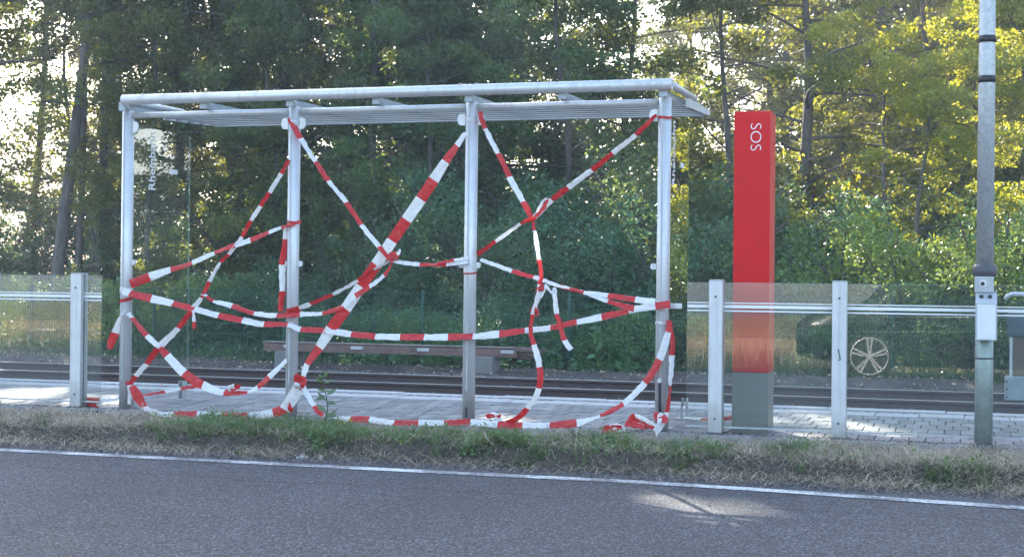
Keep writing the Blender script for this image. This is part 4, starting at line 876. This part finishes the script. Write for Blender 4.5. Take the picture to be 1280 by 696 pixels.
# ------------------------------------------------------------------ the car beside the camera (seen mirrored in the glass fence)
car = empty('parked_car', (0, 0, RZ)); tag(car, 'dark parked car whose alloy wheel mirrors in the right glass fence', 'car')
M['carpaint'] = worn('dark_car_paint', (.012, .016, .02), .15, 0, .1, 3, 50, 0); M['chrome'] = worn('chrome_trim', (.75, .75, .76), .15, .9, .05); M['cglass'] = worn('car_window', (.015, .02, .022), .05, 0, .05); M['tyre'] = worn('tyre', (.02, .02, .02), .8, 0, .2)
M['alloy'] = worn('silver_alloy', (.60, .61, .65), .35, .4, .05)
mb = MB(); NS = 28; LEN = 4.9; sec = []
def topz(t):   # roof line from the nose (0) to the tail (1)
    k = [(0, .80), (.04, .95), (.17, 1.10), (.33, 1.72), (.45, 1.82), (.80, 1.80), (.95, 1.70), (1, 1.2)]
    for (a_, b_), (c_, d_) in zip(k, k[1:]):
        if t <= c_: q = (t-a_)/(c_-a_); q = q*q*(3-2*q); return b_+(d_-b_)*q
    return k[-1][1]
vs = []; fs = []
for i in range(NS+1):
    t = i/NS; x = t*LEN; hz = topz(t); wd_ = .88*(1-.22*abs(2*t-1)**4); bz = .20+.12*abs(2*t-1)**6; belt = min(hz-.02, .92)
    ring = [(0, bz), (wd_*.9, bz), (wd_, bz+.12), (wd_*1.0, .62 if hz > .64 else hz-.02), (wd_*.965, belt), (wd_*(.965-.25*max(0, hz-belt)/.9), max(belt+.005, hz-.06)), (wd_*.55, hz), (0, hz+.01)]
    full = ring + [(-a_, b_) for a_, b_ in ring[-2:0:-1]]
    vs += [(x, a_, b_) for a_, b_ in full]
n_ = 14
for i in range(NS):
    for k in range(n_): fs.append((i*n_+k, i*n_+(k+1) % n_, (i+1)*n_+(k+1) % n_, (i+1)*n_+k))
mb.add(vs, fs, True).add(vs[:n_], [tuple(range(n_))]).add(vs[-n_:], [tuple(range(n_))[::-1]]); body = mb.build('body', M['carpaint'], car)
for s_ in (-1, 1):
    MB().prism([(1.30, 1.0), (2.45, 1.0), (2.45, 1.62), (1.75, 1.62)], 'y', s_*.72, s_*.835).build('window', M['cglass'], car)
    MB().prism([(2.52, 1.0), (4.55, 1.0), (4.50, 1.60), (2.52, 1.62)], 'y', s_*.72, s_*.835).build('window', M['cglass'], car)
    MB().tube([(1.30, s_*.885, .93), (4.6, s_*.865, .97)], .012, 6).tube([(.55, s_*.80, .97), (1.22, s_*.845, 1.12), (1.85, s_*.70, 1.70)], .011, 6).build('chrome_trim', M['chrome'], car)
    MB().tube([(.6, s_*.885, .70), (2.2, s_*.90, .73), (3.8, s_*.885, .77)], .006, 6).build('door_crease', M['chrome'], car)
    MB().box(1.35, 1.55, s_*.98-.09, s_*.98+.09, .96, 1.09, b=.02).build('mirror', M['carpaint'], car)
    MB().box(2.05, 2.22, s_*.895-.01, s_*.895+.01, .80, .825, b=.004).build('door_handle', M['chrome'], car)
    MB().box(.02, .35, s_*.62-.14, s_*.62+.14, .60, .72, b=.03).build('headlight', M['glassedge'], car)
def wheel(x, s_):
    c = empty('wheel'); c.parent = car; c.location = (x, s_*.80, .345)
    MB().tube([(0, -.10, 0), (0, -.09, 0), (0, .09, 0), (0, .10, 0)], [.31, .345, .345, .31], 40).build('tyre', M['tyre'], c)
    rim = MB(); yo = s_*.106; n = 48
    ring = [Vector((.272*math.cos(2*math.pi*k/n), yo, .272*math.sin(2*math.pi*k/n))) for k in range(n+1)]; rim.tube(ring, .013, 6, False); rim.tube([(0, yo-s_*.02, 0), (0, yo+s_*.014, 0)], .05, 20)
    for k in range(5):
        a_ = math.pi/2+2*math.pi*k/5
        for da in (-1, 1):
            P_ = []
            for r_, o_, w_ in ((.04, .010, .012), (.27, .036, .020)):
                for e_ in (-1, 1):
                    lat = da*o_+e_*w_; P_.append((r_*math.cos(a_)-lat*math.sin(a_), r_*math.sin(a_)+lat*math.cos(a_)))
            q = [P_[0], P_[1], P_[3], P_[2]]; rim.prism(q, 'y', yo-.012, yo+.012)
    rim.build('rim', M['alloy'], c)
for x in (1.10, 3.95):
    for s_ in (-1, 1): wheel(x, s_)
car.rotation_euler.z = 0.0; CX, CY = atY(1087, 440, 11.75).x, -12.65
car.location = (CX-1.10, CY, RZ)

# ------------------------------------------------------------------ gaps in the leaves
# Leaves are cut away along lines towards the sun to light chosen spots.
def open_gaps(gaps):
    for o in list(bpy.data.objects):
        if o.type != 'MESH' or not (o.name.startswith('crown') or o.name.startswith('foliage')) or o.parent is None: continue
        r = o.parent; mw = Matrix.Translation(r.location) @ r.rotation_euler.to_matrix().to_4x4() @ Matrix.Diagonal((*r.scale, 1))
        me = o.data; n = len(me.vertices)//4; co = np.empty(n*12, np.float32); me.vertices.foreach_get('co', co); V = co.reshape(n, 4, 3); B = V[:, 0]
        A = np.array(mw)[:3, :3]; Wd = B @ A.T + np.array(mw)[:3, 3]; kill = np.zeros(n, bool)
        for (p, rad, off) in gaps:
            q = Wd-np.array(p); s_ = q @ np.array(sdir); d2 = np.sum((q-s_[:, None]*np.array(sdir))**2, 1); lim = rad*(1+.25*np.sin(B[:, 0]*3.1+B[:, 2]*2.3))
            kill |= (s_ > off) & (d2 < lim**2)
        if kill.sum() < 12: continue
        t = np.empty(n, np.float32); me.attributes['tint'].data.foreach_get('value', t)
        o.data = quads(me.name, V[~kill], t[~kill], me.materials[0])
def onpx(px, py, Y): return tuple(atY(px, py, Y))
def ongr(px, py, z=0): return tuple(atZ(px, py, z))
G = [(ongr(862, 634, RZ), .27, .5), (ongr(928, 632, RZ), .17, .5), (ongr(432, 612, RZ), .10, .5),
     (ongr(1085, 535), .36, .5), (ongr(1010, 545), .2, .5), (ongr(20, 492), .4, .5), (ongr(70, 487), .25, .5), (ongr(120, 500), .35, .5), (ongr(640, 525), .25, .5), (ongr(960, 525), .2, .5),
     (ongr(1160, 470, -.35), .5, .5), (ongr(1205, 471, -.35), .3, .5), (ongr(1015, 466, -.35), .35, .5), (ongr(100, 452, -.35), .5, .5), (ongr(520, 468, -.35), .3, .5), (ongr(440, 452, -.35), .3, 1.),
     ((CX, CY+.9, .2), .6, 1), ((CX+1, CY+.9, .5), .5, 1)]
r0 = random.Random(12)
for px, py, Y, rad in [(1250, 230, 16.4, 1.0), (1150, 300, 13.6, .55), (1240, 290, 13.8, .6), (1060, 300, 13.8, .5), (1200, 260, 14.5, .6), (1110, 215, 16.5, .8), (1020, 190, 18, .6), (1270, 300, 13.6, .5), (1150, 250, 16.2, .9), (1075, 240, 17.5, .8), (1110, 150, 18, .9), (1200, 120, 18, 1.0), (1270, 120, 18, 1.0), (1130, 40, 19, .9), (1060, 30, 20, .7), (1200, 30, 19.5, .8), (1020, 110, 19.5, .5), (1090, 320, 14.5, .6), (1200, 320, 14.5, .5), (980, 240, 18, .5), (960, 60, 20, .5),
                       (50, 420, 14, .7), (20, 400, 14, .6), (115, 430, 14, .6), (170, 400, 14.6, .6), (215, 380, 14.8, .5), (250, 330, 18, .6), (230, 250, 19, .6), (180, 300, 18, .5), (280, 210, 20, .6), (590, 360, 14, .25), (420, 290, 18, .4), (500, 230, 18, .4), (730, 190, 18, .4), (780, 250, 15, .5), (600, 395, 13, .4), (700, 420, 13, .4), (60, 100, 22, .6), (190, 70, 22, .6), (470, 170, 20, .5), (850, 170, 19, .4)]:
    G.append((onpx(px, py, Y), rad*(.9 if px > 900 else 1), .35))
open_gaps(G)

# ------------------------------------------------------------------ haze volume, added to imitate the veil of lens glare
GLARE_HAZE = .0022
if GLARE_HAZE:
    t = NT('glare_haze'); v_ = t.n('ShaderNodeVolumePrincipled'); v_.inputs['Color'].default_value = (.80, .86, 1.0, 1); v_.inputs['Density'].default_value = GLARE_HAZE; v_.inputs['Anisotropy'].default_value = .45
    t.l(v_.outputs[0], t.out.inputs['Volume']); hz = box(-420, 420, -420, 420, -2.2, 29).build('haze', t.m); tag(hz, 'thin pale haze added to imitate the veil of lens glare', 'haze', kind='stuff')
